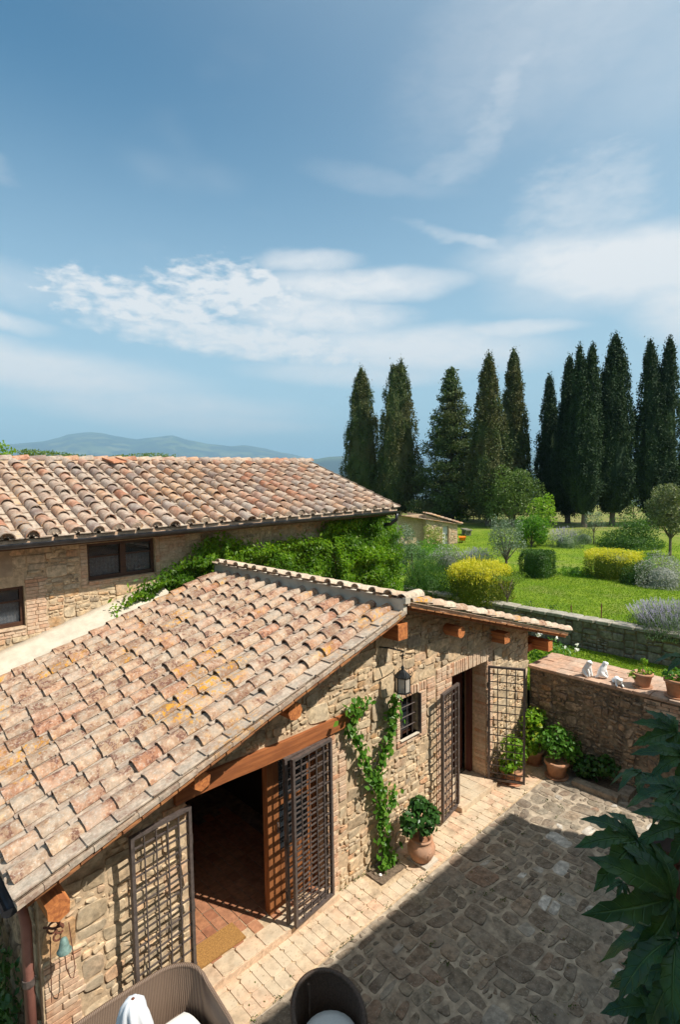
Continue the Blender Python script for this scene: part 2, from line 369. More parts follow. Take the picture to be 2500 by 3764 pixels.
def rubble(x0, x1, y0, y1, bw, bh, excl=(), half=(), seed=1, warp=.02, wf=3.0, big=.35, small=(2, 3), jit=.010):
    # irregular blocks: some a single large stone, others two or three courses of small ones
    rn = random.Random(seed); blocks = []; out = []
    def split(a, b, c, d):
        w_, h_ = b-a, d-c
        if w_ > bw*rn.uniform(1.0, 1.9) and w_/bw >= h_/bh*.8: m = a+w_*rn.uniform(.36, .64); split(a, m, c, d); split(m, b, c, d)
        elif h_ > bh*rn.uniform(1.0, 1.8): m = c+h_*rn.uniform(.36, .64); split(a, b, c, m); split(a, b, m, d)
        elif w_ > bw*1.9: m = a+w_*rn.uniform(.4, .6); split(a, m, c, d); split(m, b, c, d)
        else: blocks.append((a, b, c, d))
    split(x0, x1, y0, y1); st = []
    for (a, b, c, d) in blocks:
        if rn.random() < big: st.append((a, b, c, d)); continue
        n = rn.choice(small); ys = [0]+sorted(min(.85, max(.15, (k+1)/n+rn.uniform(-.12, .12))) for k in range(n-1))+[1]
        for k in range(n):
            c1, d1 = c+(d-c)*ys[k], c+(d-c)*ys[k+1]; x = a; hh = d1-c1
            while x < b-1e-6:
                w_ = hh*rn.uniform(.9, 2.9)
                if b-(x+w_) < hh*.7: w_ = b-x
                st.append((x, x+w_, c1, d1)); x += w_
    def W(x, y):
        return (x+warp*mnoise.noise((x*wf, y*wf, seed)), y+warp*mnoise.noise((x*wf, y*wf, seed+9)))
    for (a, b, c, d) in st:
        q = []
        for (p0, p1) in (((a, c), (b, c)), ((b, c), (b, d)), ((b, d), (a, d)), ((a, d), (a, c))):
            for t in (0, .5):
                x, y = p0[0]+(p1[0]-p0[0])*t, p0[1]+(p1[1]-p0[1])*t; jx, jy = rn.uniform(-jit, jit), rn.uniform(-jit, jit)
                x, y = W(x, y); q.append((x+jx, y+jy))
        cx_, cy_ = cent(q)
        if any(e[0] <= cx_ <= e[1] and e[2] <= cy_ <= e[3] for e in excl) or any(a_*cx_+b_*cy_ > c_ for a_, b_, c_ in half): continue
        q = clipout(q, cx_, cy_, excl, half, (x0, x1, y0, y1))
        if len(q) >= 3 and area(q) > .0012: out.append(q)
    return out
def rect(x0, x1, y0, y1): return [(x0, y0), (x1, y0), (x1, y1), (x0, y1)]
def roundpoly(P, gap, rn, k=.28):
    # inset by gap and cut the corners
    c = cent(P); n = len(P)
    if sum(P[i][0]*P[(i+1) % n][1]-P[(i+1) % n][0]*P[i][1] for i in range(n)) < 0: P = P[::-1]
    Q = list(P)
    for i in range(n):
        p, q = P[i], P[(i+1) % n]; dx, dy = q[0]-p[0], q[1]-p[1]; L = math.hypot(dx, dy)
        if L < 1e-6: continue
        a, b = dy/L, -dx/L; g = gap*rn.uniform(.6, 1.5)
        Q = clip(Q, a, b, a*p[0]+b*p[1]-g)
        if len(Q) < 3: return []
    out = []; n = len(Q)
    for i in range(n):
        p, q, r_ = Q[i-1], Q[i], Q[(i+1) % n]
        L1 = math.hypot(q[0]-p[0], q[1]-p[1]); L2 = math.hypot(q[0]-r_[0], q[1]-r_[1]); m = min(L1, L2)
        if m < gap*1.2: out.append(q); continue
        t = m*rn.uniform(k*.5, k)
        out.append((q[0]+(p[0]-q[0])*t/L1, q[1]+(p[1]-q[1])*t/L1)); out.append((q[0]+(r_[0]-q[0])*t/L2, q[1]+(r_[1]-q[1])*t/L2))
    return out
def slab(P, h, h0, bev, rn, dome=.0, tilt=.0):
    c = cent(P); n = len(P); tx, ty = rn.uniform(-tilt, tilt), rn.uniform(-tilt, tilt)
    V = [(x, y, h0) for x, y in P]+[(x, y, max(h0+.002, h-bev+tx*(x-c[0])+ty*(y-c[1]))) for x, y in P]
    for x, y in P:
        d = math.hypot(x-c[0], y-c[1]) or 1; k = max(.3, 1-bev*1.1/d)
        V.append((c[0]+(x-c[0])*k, c[1]+(y-c[1])*k, h+tx*(x-c[0])+ty*(y-c[1])+rn.uniform(-.3, .3)*dome))
    V.append((c[0], c[1], h+dome))
    F = []
    for i in range(n):
        j = (i+1) % n
        F += [(i, j, n+j, n+i), (n+i, n+j, 2*n+j, 2*n+i), (2*n+i, 2*n+j, 3*n)]
    return V, F
def place_cells(name, P_list, mp, mat, parent, gap=.012, h=(.015, .04), bev=.012, h0=-.02, dome=.004, tilt=.12, k=.3, maxn=300, seed=3, stuffname=None, vis=None, smooth=False):
    """mp(x,y,h)->world. one object per stone; the surplus joined"""
    rn = random.Random(seed); items = []
    for P in P_list:
        c = cent(P); A = area(P); P2 = roundpoly(P, gap, rn, k)
        if len(P2) < 3: continue
        V, F = slab(P2, rn.uniform(*h), h0, bev, rn, dome, tilt)
        W = [Vector(mp(*v)) for v in V]; cw = Vector(mp(c[0], c[1], 0))
        score = A/(pxdist(cw)**2)
        if vis and not vis(cw): score *= 1e-4
        items.append((score, W, F, cw))
    items.sort(key=lambda t: -t[0])
    for s_, W, F, cw in items[:maxn]:
        me = bpy.data.meshes.new(name); me.from_pydata([tuple(v-cw) for v in W], [], F); me.update()
        link(name, me, mat, parent, cw)
    rest = items[maxn:]
    if rest:
        mb = MB()
        for s_, W, F, cw in rest: mb.add(W, F)
        mb.build(stuffname or name+'_field', mat, parent, kind='stuff')

# ------- roof tiles
def cover_mesh(L=.43, r0=.078, r1=.103, hgt=.80, n=6, rn=random):
    V = []; F = []
    for (x, r, rr) in ((-L/2, r0, r0-.014), (L/2, r1, r1-.014)):
        for rad in (r, rr):
            for k in range(n+1):
                a = math.pi*k/n; V.append((x+rn.uniform(-.004, .004), -rad*math.cos(a)*(1+rn.uniform(-.03, .03)), rad*math.sin(a)*hgt*(1+rn.uniform(-.05, .05))))
    m = n+1
    for k in range(n):
        F.append((k, k+1, 2*m+k+1, 2*m+k)); F.append((m+k+1, m+k, 3*m+k, 3*m+k+1))
        F.append((2*m+k, 2*m+k+1, 3*m+k+1, 3*m+k)); F.append((k+1, k, m+k, m+k+1))
    F.append((0, 2*m, 3*m, m)); F.append((n, m+n, 3*m+n, 2*m+n))
    me = bpy.data.meshes.new('cover_tile'); me.from_pydata(V, [], F); me.update(); me.shade_smooth()
    me.set_sharp_from_angle(angle=R(50)); return me
def pan_mesh(L=.43, w0=.27, w1=.30, rn=random):
    prof = [(-1, .034), (-.9, .036), (-.86, .004), (.86, .004), (.9, .036), (1, .034)]
    V = []; m = len(prof)
    for (x, wd) in ((-L/2, w0), (L/2, w1)):
        for dz in (0, -.014):
            for (a, z) in prof: V.append((x+rn.uniform(-.004, .004), a*wd/2, z+dz+rn.uniform(-.002, .002)))
    F = []
    for k in range(m-1):
        F.append((k, 2*m+k, 2*m+k+1, k+1)); F.append((m+k, m+k+1, 3*m+k+1, 3*m+k)); F.append((2*m+k, 3*m+k, 3*m+k+1, 2*m+k+1)); F.append((k, k+1, m+k+1, m+k))
    F.append((0, m, 3*m, 2*m)); F.append((m-1, 3*m-1, 4*m-1, 2*m-1))
    me = bpy.data.meshes.new('pan_tile'); me.from_pydata(V, [], F); me.update(); return me
def frame(x, z, o):
    x = Vector(x).normalized(); z = Vector(z).normalized(); y = z.cross(x).normalized()
    return Matrix(((x.x, y.x, z.x, o[0]), (x.y, y.y, z.y, o[1]), (x.z, y.z, z.z, o[2]), (0, 0, 0, 1)))
rr_ = random.Random(21)
COVERS = [cover_mesh(rn=rr_) for _ in range(6)]
COVERP = [cover_mesh(rn=rr_) for _ in range(3)]
COVER2 = [cover_mesh(L=.45, r0=.088, r1=.115, hgt=.9, rn=rr_) for _ in range(6)]
PANS = [pan_mesh(rn=rr_) for _ in range(4)]
PANS2 = [pan_mesh(rn=rr_) for _ in range(4)]
def jm(rn, yawj=.045, tj=.02): return Matrix.Rotation(rn.uniform(-yawj, yawj), 4, 'Z') @ Matrix.Rotation(rn.uniform(-tj, tj)*.7, 4, 'X')
def tile_field(roof, origin, down, normal, L, cols, expo, covers, pans, cmat, pmat, rn, lift=.03, endfn=None, coveroff=.1665, skipcover=()):
    """origin = top of first column, cols = list of across offsets (along y axis of frame)"""
    fr = frame(down, normal, origin); n = int(L/expo)
    for ci, a in enumerate(cols):
        for i in range(n):
            s = L-.215-i*expo+.03
            if s < .1: continue
            M = fr @ Matrix.Translation((s+rn.uniform(-.018, .018), a+rn.uniform(-.008, .008), .016)) @ Matrix.Rotation(R(-3.6), 4, 'Y') @ jm(rn, .012, .01)
            link('pan_tile', pans[rn.randrange(len(pans))], pmat, roof, mtx=M)
    for ci, a in enumerate(cols):
        if ci in skipcover: continue
        off = rn.uniform(-.055, .055)
        for i in range(n):
            s = L-.215-i*expo+rn.uniform(-.02, .02)+off
            if s < .1: continue
            M = fr @ Matrix.Translation((s, a+coveroff+rn.uniform(-.01, .01), lift)) @ Matrix.Rotation(R(-3.6)+rn.uniform(-.02, .02), 4, 'Y') @ jm(rn)
            M = M @ Matrix.Diagonal((rn.uniform(.97, 1.05), rn.uniform(.93, 1.08), rn.uniform(.82, 1.15), 1)); link('cover_tile', covers[rn.randrange(len(covers))], cmat, roof, mtx=M)

# ================================================================ TERRAIN
GR = stone('grass_ground', [(.050, .125, .010), (.075, .16, .014), (.06, .14, .012), (.09, .165, .02)], 6, .3, (.13, .17, .04), .5, per=False, bs=.9, bd=.03)
def terrain_mat():
    m, nt, b = newmat('valley_fields')
    vz = nd(nt, 'ShaderNodeTexVoronoi', {'Vector': pos(nt), 'Scale': .0035}); n = noi(nt, .004, 5)
    c = ramp(nt, nd(nt, 'ShaderNodeSeparateColor', {0: vz.outputs['Color']}).outputs[0], [(.04, .08, .035), (.12, .14, .07), (.03, .06, .03), (.08, .12, .05), (.15, .16, .09)])
    c = mixc(nt, sst(nt, n, .42, .55), c, (.012, .03, .035))  # dark woodland, tinted blue so the colour adds to the distant haze
    nt.links.new(c, b.inputs['Base Color']); b.inputs['Roughness'].default_value = 1; return m
SIL = [(-40, 1.4), (0, 2.0), (12.9, 2.67), (13.8, 2.85), (16.0, 3.1), (17.5, 3.5), (18.3, 3.82), (20.1, 4.02), (21.0, 3.95), (22.4, 3.66), (24.1, 3.42), (25.6, 3.62), (27.4, 3.85), (29.2, 3.37), (31.2, 2.97), (33.1, 2.69), (34.4, 2.76), (36.0, 2.53), (38.5, 2.05), (41.2, 1.5), (44.5, 1.2), (50, 1.2), (60, 1.8), (80, 1.5), (110, 1.3), (320, 1.4)]
SIL2 = [(-40, .6), (30, .5), (38, .9), (40.5, 1.55), (43, 1.9), (45.5, 1.95), (48, 1.7), (55, 1.3), (80, 1.2), (320, .6)]
def interp(T, a):
    if a > 320: a -= 360
    for i in range(len(T)-1):
        if T[i][0] <= a <= T[i+1][0]:
            t = (a-T[i][0])/(T[i+1][0]-T[i][0]); t = t*t*(3-2*t)*.5+t*.5; return T[i][1]*(1-t)+T[i+1][1]*t
    return T[-1][1]
def build_terrain():
    azs = [a*.35 for a in range(-80, 330)]; azs += [115.5+5*k for k in range(0, 43)]
    rs = [0, 20, 45, 60, 68, 75, 90, 120, 180, 280, 450, 700, 1000, 1500, 2100, 2700, 3300, 3900, 4500, 5200, 6000, 6800, 7600, 8300, 9000, 9500, 10500, 11800]
    V = []; F = []
    for a in azs:
        ca, sa = math.cos(R(a)), math.sin(R(a))
        h9 = math.tan(R(interp(SIL, a)+.25))*9000; h4 = math.tan(R(interp(SIL2, a)))*4500
        for r in rs:
            if r <= 68: z = -.35
            elif r <= 450: t = (r-68)/382; z = -.35-62*(t*t*(3-2*t))
            else:
                z = -62+18*mnoise.noise((r*sa*.0011, r*ca*.0011, 1))*min(1, (r-450)/800)
                t = max(0, 1-abs(r-4500)/1700); z += (h4+62)*t*t*(3-2*t)*.97
                t = max(0, 1-abs(r-9000)/3600); z += (h9+62)*(t*t*(3-2*t))
                if 6000 < r < 8600: z += 60*mnoise.noise((r*sa*.0009, r*ca*.0009, 7))
            V.append((r*sa, r*ca, z))
    n = len(rs); m = len(azs)
    for i in range(m):
        j = (i+1) % m
        for k in range(n-1): F.append((i*n+k, i*n+k+1, j*n+k+1, j*n+k))
    fastmesh('hills', V, F, terrain_mat(), smooth=True, kind='structure')
build_terrain()
def gridmesh(name, x0, x1, y0, y1, step, zf, mat, **kw):
    nx = max(1, int((x1-x0)/step)); ny = max(1, int((y1-y0)/step)); V = []; F = []
    for j in range(ny+1):
        for i in range(nx+1):
            x = x0+(x1-x0)*i/nx; y = y0+(y1-y0)*j/ny; V.append((x, y, zf(x, y)))
    for j in range(ny):
        for i in range(nx): a = j*(nx+1)+i; F.append((a, a+1, a+nx+2, a+nx+1))
    return fastmesh(name, V, F, mat, smooth=True, kind='structure', **kw)
def lawnmat():
    m, nt, b = newmat('lawn')
    P = pos(nt); n = noi(nt, 1.2, 4); n2 = noi(nt, 14, 6, .75); n3 = noi(nt, .35, 2)
    c = mixc(nt, sst(nt, n, .35, .65), (.120, .200, .010), (.185, .255, .018))
    far = sst(nt, nd(nt, 'ShaderNodeSeparateXYZ', {0: P}).outputs[0], 30, 44, 0, .85)
    dry = mth(nt, 'MAXIMUM', mth(nt, 'MULTIPLY', far, sst(nt, n, .3, .55)), sst(nt, n3, .58, .7, 0, .35))
    c = mixc(nt, dry, c, (.25, .22, .09))
    k = sst(nt, n2, .25, .75, .6, 1.35); c = mixc(nt, 1, c, nd(nt, 'ShaderNodeCombineXYZ', {0: k, 1: k, 2: k}).outputs[0], 'MULTIPLY')
    nt.links.new(c, b.inputs['Base Color']); b.inputs['Roughness'].default_value = .9; b.inputs['Specular IOR Level'].default_value = .15
    bump(nt, b, n2, .8, .04); return m
LAWN = lawnmat()
def upz(x, y):
    z = 1.48+.05*mnoise.noise((x*.2, y*.2, 3))
    e = max(0, x-66, y-52, -18-y); return z-max(0, e)*.25
gridmesh('upper_lawn', 14.62, 88, -32, 72, 1.0, upz, LAWN)
gridmesh('lower_lawn', 10.93, 14.52, -12, 26, .5, lambda x, y: .86+.03*mnoise.noise((x, y, 0)), LAWN)
def grassblades():
    rn = np.random.RandomState(4); V = []; 
    def area_(x0, x1, y0, y1, zf, n, h):
        x = rn.uniform(x0, x1, n); y = rn.uniform(y0, y1, n); z = np.array([zf(a, b) for a, b in zip(x, y)])
        return x, y, z, rn.uniform(.5, 1, n)*h
    S = [area_(11.0, 14.4, -.5, 8, lambda a, b: .86, 22000, .055), area_(14.8, 21, 1, 13, upz, 34000, .05), area_(21, 34, 4, 20, upz, 16000, .07)]
    x = np.concatenate([s[0] for s in S]); y = np.concatenate([s[1] for s in S]); z = np.concatenate([s[2] for s in S]); h = np.concatenate([s[3] for s in S])
    n = len(x); a = rn.uniform(0, 6.28, n); ww = .012+.012*rn.rand(n); lx = rn.uniform(-.04, .04, n); ly = rn.uniform(-.04, .04, n)
    V = np.stack([np.stack([x-np.cos(a)*ww, y-np.sin(a)*ww, z-.01], 1), np.stack([x+np.cos(a)*ww, y+np.sin(a)*ww, z-.01], 1), np.stack([x+lx, y+ly, z+h], 1)], 1).reshape(-1, 3)
    F = np.arange(n*3).reshape(-1, 3)
    fastmesh('grass', V, F, leafm('grass_blade', [(.12, .21, .012), (.18, .26, .02), (.145, .23, .015), (.24, .29, .04)], .4, .6), kind='stuff')
grassblades()

# ================================================================ COURTYARD
court = MB().box(-8, 10.1, -.3, 4.50, -.3, -.012).build('courtyard', COBM, kind='structure')
mpz = lambda x, y, h: (x, y, h-.012)
nearvis = lambda p: p.x > 1.5 and p.y > .9 and (Vector(p)-CAM).normalized().dot(fwd) > .66
CS = rubble(-2.5, 10.0, -.2, 4.5, .25, .30, (), (), seed=5, warp=.10, wf=1.5, big=.55, small=(2,), jit=.022)
place_cells('cobblestone', CS, mpz, COB, court, gap=.0085, h=(.002, .014), bev=.006, dome=.004, tilt=.05, k=.36, vis=nearvis, seed=8)
apron = MB().box(-8, 10.1, 4.502, 5.2, -.3, -.006).build('pavement', MORT, kind='structure')
rn = random.Random(31); AP = []
x = .9
while x < 9.0:
    wd = rn.uniform(.12, .17); y = 4.52
    bed = 5.26 < x+.08 < 5.80
    for ww in (rn.uniform(.19, .23), .22, .24):
        y1 = min(5.13, y+ww)
        if not (bed and y1 > 4.8): AP.append(rect(x, x+wd, y, y1))
        y = y1
    x += wd
while x < 10.0:
    for y in (4.55, 4.75, 4.95): AP.append(rect(x, min(x+.25, 10.0), y, y+.2))
    x += .25
place_cells('paving_brick', AP, lambda x, y, h: (x, y, h-.006+(y-4.5)*.02), APR, apron, gap=.0016, h=(.006, .009), bev=.003, dome=.001, tilt=.02, k=.2, seed=9)

# ---- soil bed at the climber's foot
soil = MB(); V, F = [], []
bedt = thing('planting_bed', 'small square soil bed cut into the brick pavement at the foot of the climbing plant', 'flower bed', (5.54, 4.93, 0))
g = MB()
for i in range(9):
    for j in range(6):
        x_, y_ = 5.30+.48*i/8, 4.80+.32*j/5; g.v.append((x_, y_, .006+.02*mnoise.noise((x_*9, y_*9, 0))+.012))
for i in range(8):
    for j in range(5): a = i*6+j; g.f.append((a, a+6, a+7, a+1))
g.build('soil', DIRT, bedt, True)
MB().box(5.79, 5.825, 4.78, 5.12, -.05, .035).build('edging', BRK, bedt)
for k in range(7):
    c = (rn.uniform(5.33, 5.75), rn.uniform(4.84, 5.05), .03); s_ = rn.uniform(.012, .03)
    MB().lathe(c, [(0.3*s_, -s_*.6), (s_, -.1*s_), (s_*.7, s_*.5), (.15*s_, s_*.7)], 6).build('pebble', WHT if k == 0 else COB, bedt)

# ================================================================ COTTAGE (near house)
cot = thing('stone_cottage', 'low rubble stone cottage with lichen-spotted tile roof and two gated doorways opening on the courtyard', 'house', (5.6, 5.15, 0))
s1 = .304; SX, SZ = 5.81, 3.665                     # left slope line (surface)
def zl(x): return SZ+s1*(x-SX)
s2r = .293
def zr(x): return 3.80-s2r*(x-5.72)
def ztop(x): return (zl(x) if x < 5.78 else zr(x))-.13
YW0, YW1 = 5.165, 5.60
wl = MB()
O1 = (2.68, 4.66, .10, 2.18); O2 = (7.42, 8.46, .12, 2.20); OW = (6.12, 6.54, 1.60, 2.20)
def seg(x0, x1, z0):
    pts = [x0]+([5.78] if x0 < 5.78 < x1 else [])+[x1]
    for a, b in zip(pts[:-1], pts[1:]):
        wl.prismx(a, b, YW0, YW1, z0, ztop(a+1e-4), ztop(b-1e-4))
seg(1.27, 2.68, -.3); seg(2.68, 4.66, O1[3]); seg(4.66, 6.12, -.3); seg(6.12, 6.54, OW[3]); seg(6.54, 7.42, -.3); seg(7.42, 8.46, O2[3]); seg(8.46, 9.95, -.3)
wl.box(6.12, 6.54, YW0, YW1, -.3, OW[2])
wl.box(2.68, 4.66, YW0, YW1, -.3, .02); wl.box(7.42, 8.46, YW0, YW1, -.3, .02)
wl.build('facade', MORT, cot)
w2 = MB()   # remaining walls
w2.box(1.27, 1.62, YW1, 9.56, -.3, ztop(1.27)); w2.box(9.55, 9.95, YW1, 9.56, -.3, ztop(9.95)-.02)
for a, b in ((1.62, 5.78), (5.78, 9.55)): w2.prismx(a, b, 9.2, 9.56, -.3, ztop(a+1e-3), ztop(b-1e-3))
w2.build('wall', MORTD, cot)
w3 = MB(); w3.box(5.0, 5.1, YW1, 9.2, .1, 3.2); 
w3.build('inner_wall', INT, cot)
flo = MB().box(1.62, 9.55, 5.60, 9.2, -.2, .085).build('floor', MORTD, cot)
FT = []
for i in range(14):
    for j in range(13):
        FT.append(rect(2.70+.145*i, 2.70+.145*(i+1), 5.28+(.14 if i % 2 else 0)+.29*j*.62, 5.28+(.14 if i % 2 else 0)+.29*(j+1)*.62))
place_cells('floor_brick', FT, lambda x, y, h: (x, y, h+.085), FLR, flo, gap=.004, h=(.006, .010), bev=.003, dome=0, tilt=.01, k=.08, seed=10)
MB().box(2.68, 4.66, 5.145, 5.599, .02, .085).build('sill_bed', MORT, flo)

# rubble facing
quo = []     # brick zones as (x0,x1,z0,z1)
excl = [(2.60, 5.26, 2.16, 2.38), (2.68, 4.86, 0, 2.2), (1.27, 1.60, 0, 1.25), (6.02, 6.75, 1.50, 2.36), (6.98, 8.68, 0, 2.46), (5.30, 5.78, -.1, .02), (4.66, 5.0, 1.2, 2.0), (6.75, 6.98, 2.0, 2.35)]
half = [(-s1, 1, SZ-.15-s1*SX), (s2r, 1, 3.80-.15+s2r*5.72)]
RS = rubble(1.28, 9.93, .0, 3.55, .33, .19, excl, half, seed=12, warp=.04, wf=2.6, big=.36, jit=.014)
for ex in ((2.68, 4.86, 0, 2.2),): pass
mpf = lambda x, y, h: (x, YW0-h, y)
def mpfw(x, y, h): return (x+.012*mnoise.noise((x*5, y*5, 1)), YW0-h, y+.012*mnoise.noise((x*5, y*5, 9)))
place_cells('stone', RS, mpfw, RUB, cot, gap=.0045, h=(.002, .026), bev=.005, dome=.003, tilt=.14, k=.3, seed=13, stuffname='stone_facing')
BR = []
def brickzone(x0, x1, z0, z1, ch=.062, wmin=.13, wmax=.27, tooth=.05):
    z = z0; j = 0
    while z < z1-.02:
        h_ = min(ch*rn.uniform(.85, 1.15), z1-z)
        x = x0; xe = x1+(rn.uniform(-tooth, tooth) if tooth else 0)
        while x < xe-.03:
            w_ = rn.uniform(wmin, wmax)
            if xe-(x+w_) < .07: w_ = xe-x
            BR.append(rect(x, min(x+w_, xe), z, z+h_)); x += w_
        z += h_; j += 1
brickzone(4.66, 4.85, .03, 2.16); brickzone(4.86, 5.0, 1.2, 2.0, tooth=0); brickzone(1.28, 1.58, .03, 1.25, .058)
brickzone(6.03, 6.115, 1.52, 2.2, tooth=0); brickzone(6.545, 6.74, 1.52, 2.2, tooth=.0); brickzone(7.0, 7.415, .03, 2.2, tooth=0); brickzone(8.465, 8.66, .03, 2.44, tooth=.02)
brickzone(6.03, 6.74, 1.50, 1.585, .045, tooth=0); brickzone(6.76, 6.97, 2.0, 2.34, tooth=0)
x = 7.30
while x < 8.46: BR.append(rect(x, x+.058, 2.205, 2.43)); x += .06
x = 7.0
while x < 7.28: BR.append(rect(x, x+.14, 2.21, 2.28)); BR.append(rect(x, x+.14, 2.28, 2.35)); BR.append(rect(x, x+.14, 2.35, 2.43)); x += .14
x = 6.08
while x < 6.70: BR.append(rect(x, x+.058, 2.205, 2.34)); x += .06
place_cells('brick', BR, mpf, BRK, cot, gap=.0045, h=(.010, .024), bev=.005, dome=.001, tilt=.03, k=.14, seed=14, stuffname='brick_facing')
# reveals (jambs): brick courses on the door sides
jb = []
for j in range(33): jb.append(rect(5.17, 5.40, .03+j*.065, .03+(j+1)*.065))
place_cells('jamb_brick', jb, lambda x, y, h: (8.46-h, x, y), BRK, cot, gap=.004, h=(.002, .006), bev=.003, dome=0, tilt=.02, k=.1, seed=15)
# left wall stone
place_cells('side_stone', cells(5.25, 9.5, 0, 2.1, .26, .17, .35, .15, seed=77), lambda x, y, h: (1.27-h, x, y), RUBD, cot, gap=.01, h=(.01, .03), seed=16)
# lintel beam
lb = MB(); N = 22
for i in range(N+1):
    x = 2.55+(5.24-2.55)*i/N; t = i/N
    zb = 2.175+.012*math.sin(t*9)+.03*max(0, t-.86)*7*.6; zt = 2.365+.012*math.sin(t*6+1); yf = 5.115+.01*mnoise.noise((x*3, 0, 0))
    lb.v += [(x, yf, zb), (x, yf-.004, (zb+zt)/2), (x, yf, zt), (x, 5.40, zt), (x, 5.40, zb)]
for i in range(N):
    for k in range(5): a = i*5+k; b = i*5+(k+1) % 5; lb.f.append((a, a+5, b+5, b))
lb.f += [(0, 1, 2, 3, 4), tuple(N*5+k for k in (4, 3, 2, 1, 0))]
lb.build('lintel_beam', BEAM, cot)
# thresholds
MB().box(2.66, 4.72, 5.02, 5.20, -.05, .095).build('threshold', BRK, cot)
TH = []
x = 2.70
while x < 4.65: TH.append(rect(x, x+.28, 5.03, 5.27)); x += .285
place_cells('threshold_tile', TH, lambda x, y, h: (x, y, h+.095), APR, cot, gap=.004, h=(.008, .012), bev=.004, dome=0, tilt=.01, k=.1, seed=17)
MB().box(7.38, 8.46, 4.94, 5.56, -.05, .10).build('threshold', APR, cot)
TH = [rect(7.39+.265*i, 7.39+.265*(i+1), 4.95+.2*j, 4.95+.2*(j+1)) for i in range(4) for j in range(3)]
place_cells('threshold_tile', TH, lambda x, y, h: (x, y, h+.10), APR, cot, gap=.004, h=(.008, .014), bev=.004, dome=0, tilt=.01, k=.1, seed=18)
# purlins
def purlin(x, zc, r, n, yend=4.90, rot=0.0):
    mb = MB(); V = []
    for y in (yend, 5.5):
        for k in range(n):
            a = 2*math.pi*k/n+rot; V.append((x+r*math.cos(a)*(1+.05*math.sin(k*3+x)), y, zc+r*math.sin(a)*(1+.05*math.cos(k*5+x))))
    mb.add(V, [tuple(range(n))]+[(k, k+n, (k+1) % n+n, (k+1) % n) for k in range(n)]+[tuple(range(2*n-1, n-1, -1))])
    mb.build('purlin', BEAMY, cot)
purlin(3.93, 2.80, .105, 8, 4.87); purlin(2.72, 2.46, .10, 6, 4.87, .4); purlin(1.34, 1.93, .10, 6, 4.83, .5)
MB().box(5.74, 5.94, 4.86, 5.5, 3.22, 3.44).build('purlin', BEAMY, cot)
purlin(7.28, 3.02, .095, 12, 4.88); MB().box(8.62, 8.80, 4.90, 5.5, 2.52, 2.70).build('purlin', BEAMY, cot); MB().box(10.18, 10.36, 4.86, 5.5, 2.03, 2.22).build('purlin', BEAMY, cot)
MB().box(9.75, 10.40, 5.18, 5.45, 2.00, 2.14).build('wall_plate', BEAM, cot)
# roof deck
roof = MB(); roof.prismx(1.03, 5.78, 4.77, 9.56, zl(1.03)-.055, zl(1.03)-.012, zl(5.78)-.012, zl(5.78)-.055)
roof.prismx(5.78, 10.86, 4.77, 9.56, zr(5.78)-.055, zr(5.78)-.012, zr(10.86)-.012, zr(10.86)-.055)
roof = roof.build('roof', BRK, cot)
bd = MB()
for (a, b, fz) in ((1.10, 5.76, zl), (5.86, 10.8, zr)):
    bd.prismx(a, b, 4.80, 4.845, fz(a)-.125, fz(a)-.060, fz(b)-.060, fz(b)-.125)
bd.build('verge_rafter', BEAM, roof)
bd = MB()
for k in range(26):
    a = 1.15+k*.178; bd.prismx(a, a+.165, 4.742+rn.uniform(-.012, .012), 5.3, zl(a)-.078, zl(a)-.057, zl(a+.165)-.057, zl(a+.165)-.078)
for k in range(27):
    a = 5.88+k*.182; bd.prismx(a, a+.17, 4.742+rn.uniform(-.012, .012), 5.3, zr(a)-.078, zr(a)-.057, zr(a+.17)-.057, zr(a+.17)-.078)
bd.build('boarding', wood('board_wood', (.40, .17, .06), (.2, .08, .035), 0), roof, kind='stuff')
bd = MB()
for k in range(24):
    a = 1.02+k*.198; bd.prismx(a, a+.194, 4.735+rn.uniform(-.006, .006), 4.86, zl(a)-.040, zl(a)-.002+rn.uniform(0, .006), zl(a+.194)-.002, zl(a+.194)-.040)
bd.build('verge_mortar', PAN, roof)
# cottage tiles
rt1 = random.Random(41)
th = math.atan(s1); dl = Vector((-math.cos(th), 0, -math.sin(th))); nl = Vector((-math.sin(th), 0, math.cos(th)))
L1 = (5.76-1.04)/math.cos(th)
# frame y axis = -Y, so columns start at the back
YC = [4.885+.3075*k for k in range(15)]
tile_field(roof, Vector((5.76, 0, zl(5.76))), dl, nl, L1, [-y for y in YC], .298, COVERS, PANS, TILE1, PAN, rt1, lift=.024, coveroff=-.154)
# step wall at the ridge
MB().box(5.755, 5.83, 4.78, 9.56, zl(5.75)-.05, zr(5.83)+.035).build('ridge_step', CEM, roof)
thr = math.atan(s2r); dr = Vector((math.cos(thr), 0, -math.sin(thr))); nr = Vector((math.sin(thr), 0, math.cos(thr)))
fr = frame(dr, nr, Vector((5.70, 0, zr(5.70))))
for k in range(15):
    for me, z_, nm, dy in ((COVERP[k % 3], .05, 'cover_tile', 0), (PANS[k % 4], .014, 'pan_tile', .154)):
        M = fr @ Matrix.Translation((.14+rt1.uniform(-.03, .03) if nm == 'cover_tile' else .2, 4.96+.308*k+dy+rt1.uniform(-.015, .015)-(0), z_)) @ jm(rt1, .06, .03)
        link(nm, me, TILEP if nm == 'cover_tile' else PAN, roof, mtx=M)
L2 = (10.84-5.70)/math.cos(thr); nrow = int(L2/.298)
vt = random.Random(4)
for i in range(nrow):    # the verge run of the far slope, seen edge on
    s_ = .2+i*.298+.215
    M = fr @ Matrix.Translation((s_, 4.80+vt.uniform(-.012, .012), .03)) @ Matrix.Rotation(R(-4)+vt.uniform(-.02, .02), 4, 'Y') @ jm(vt, .04, .03)
    link('verge_tile', COVERP[i % 3] if i % 3 else COVERS[i % 6], TILEP, roof, mtx=M)
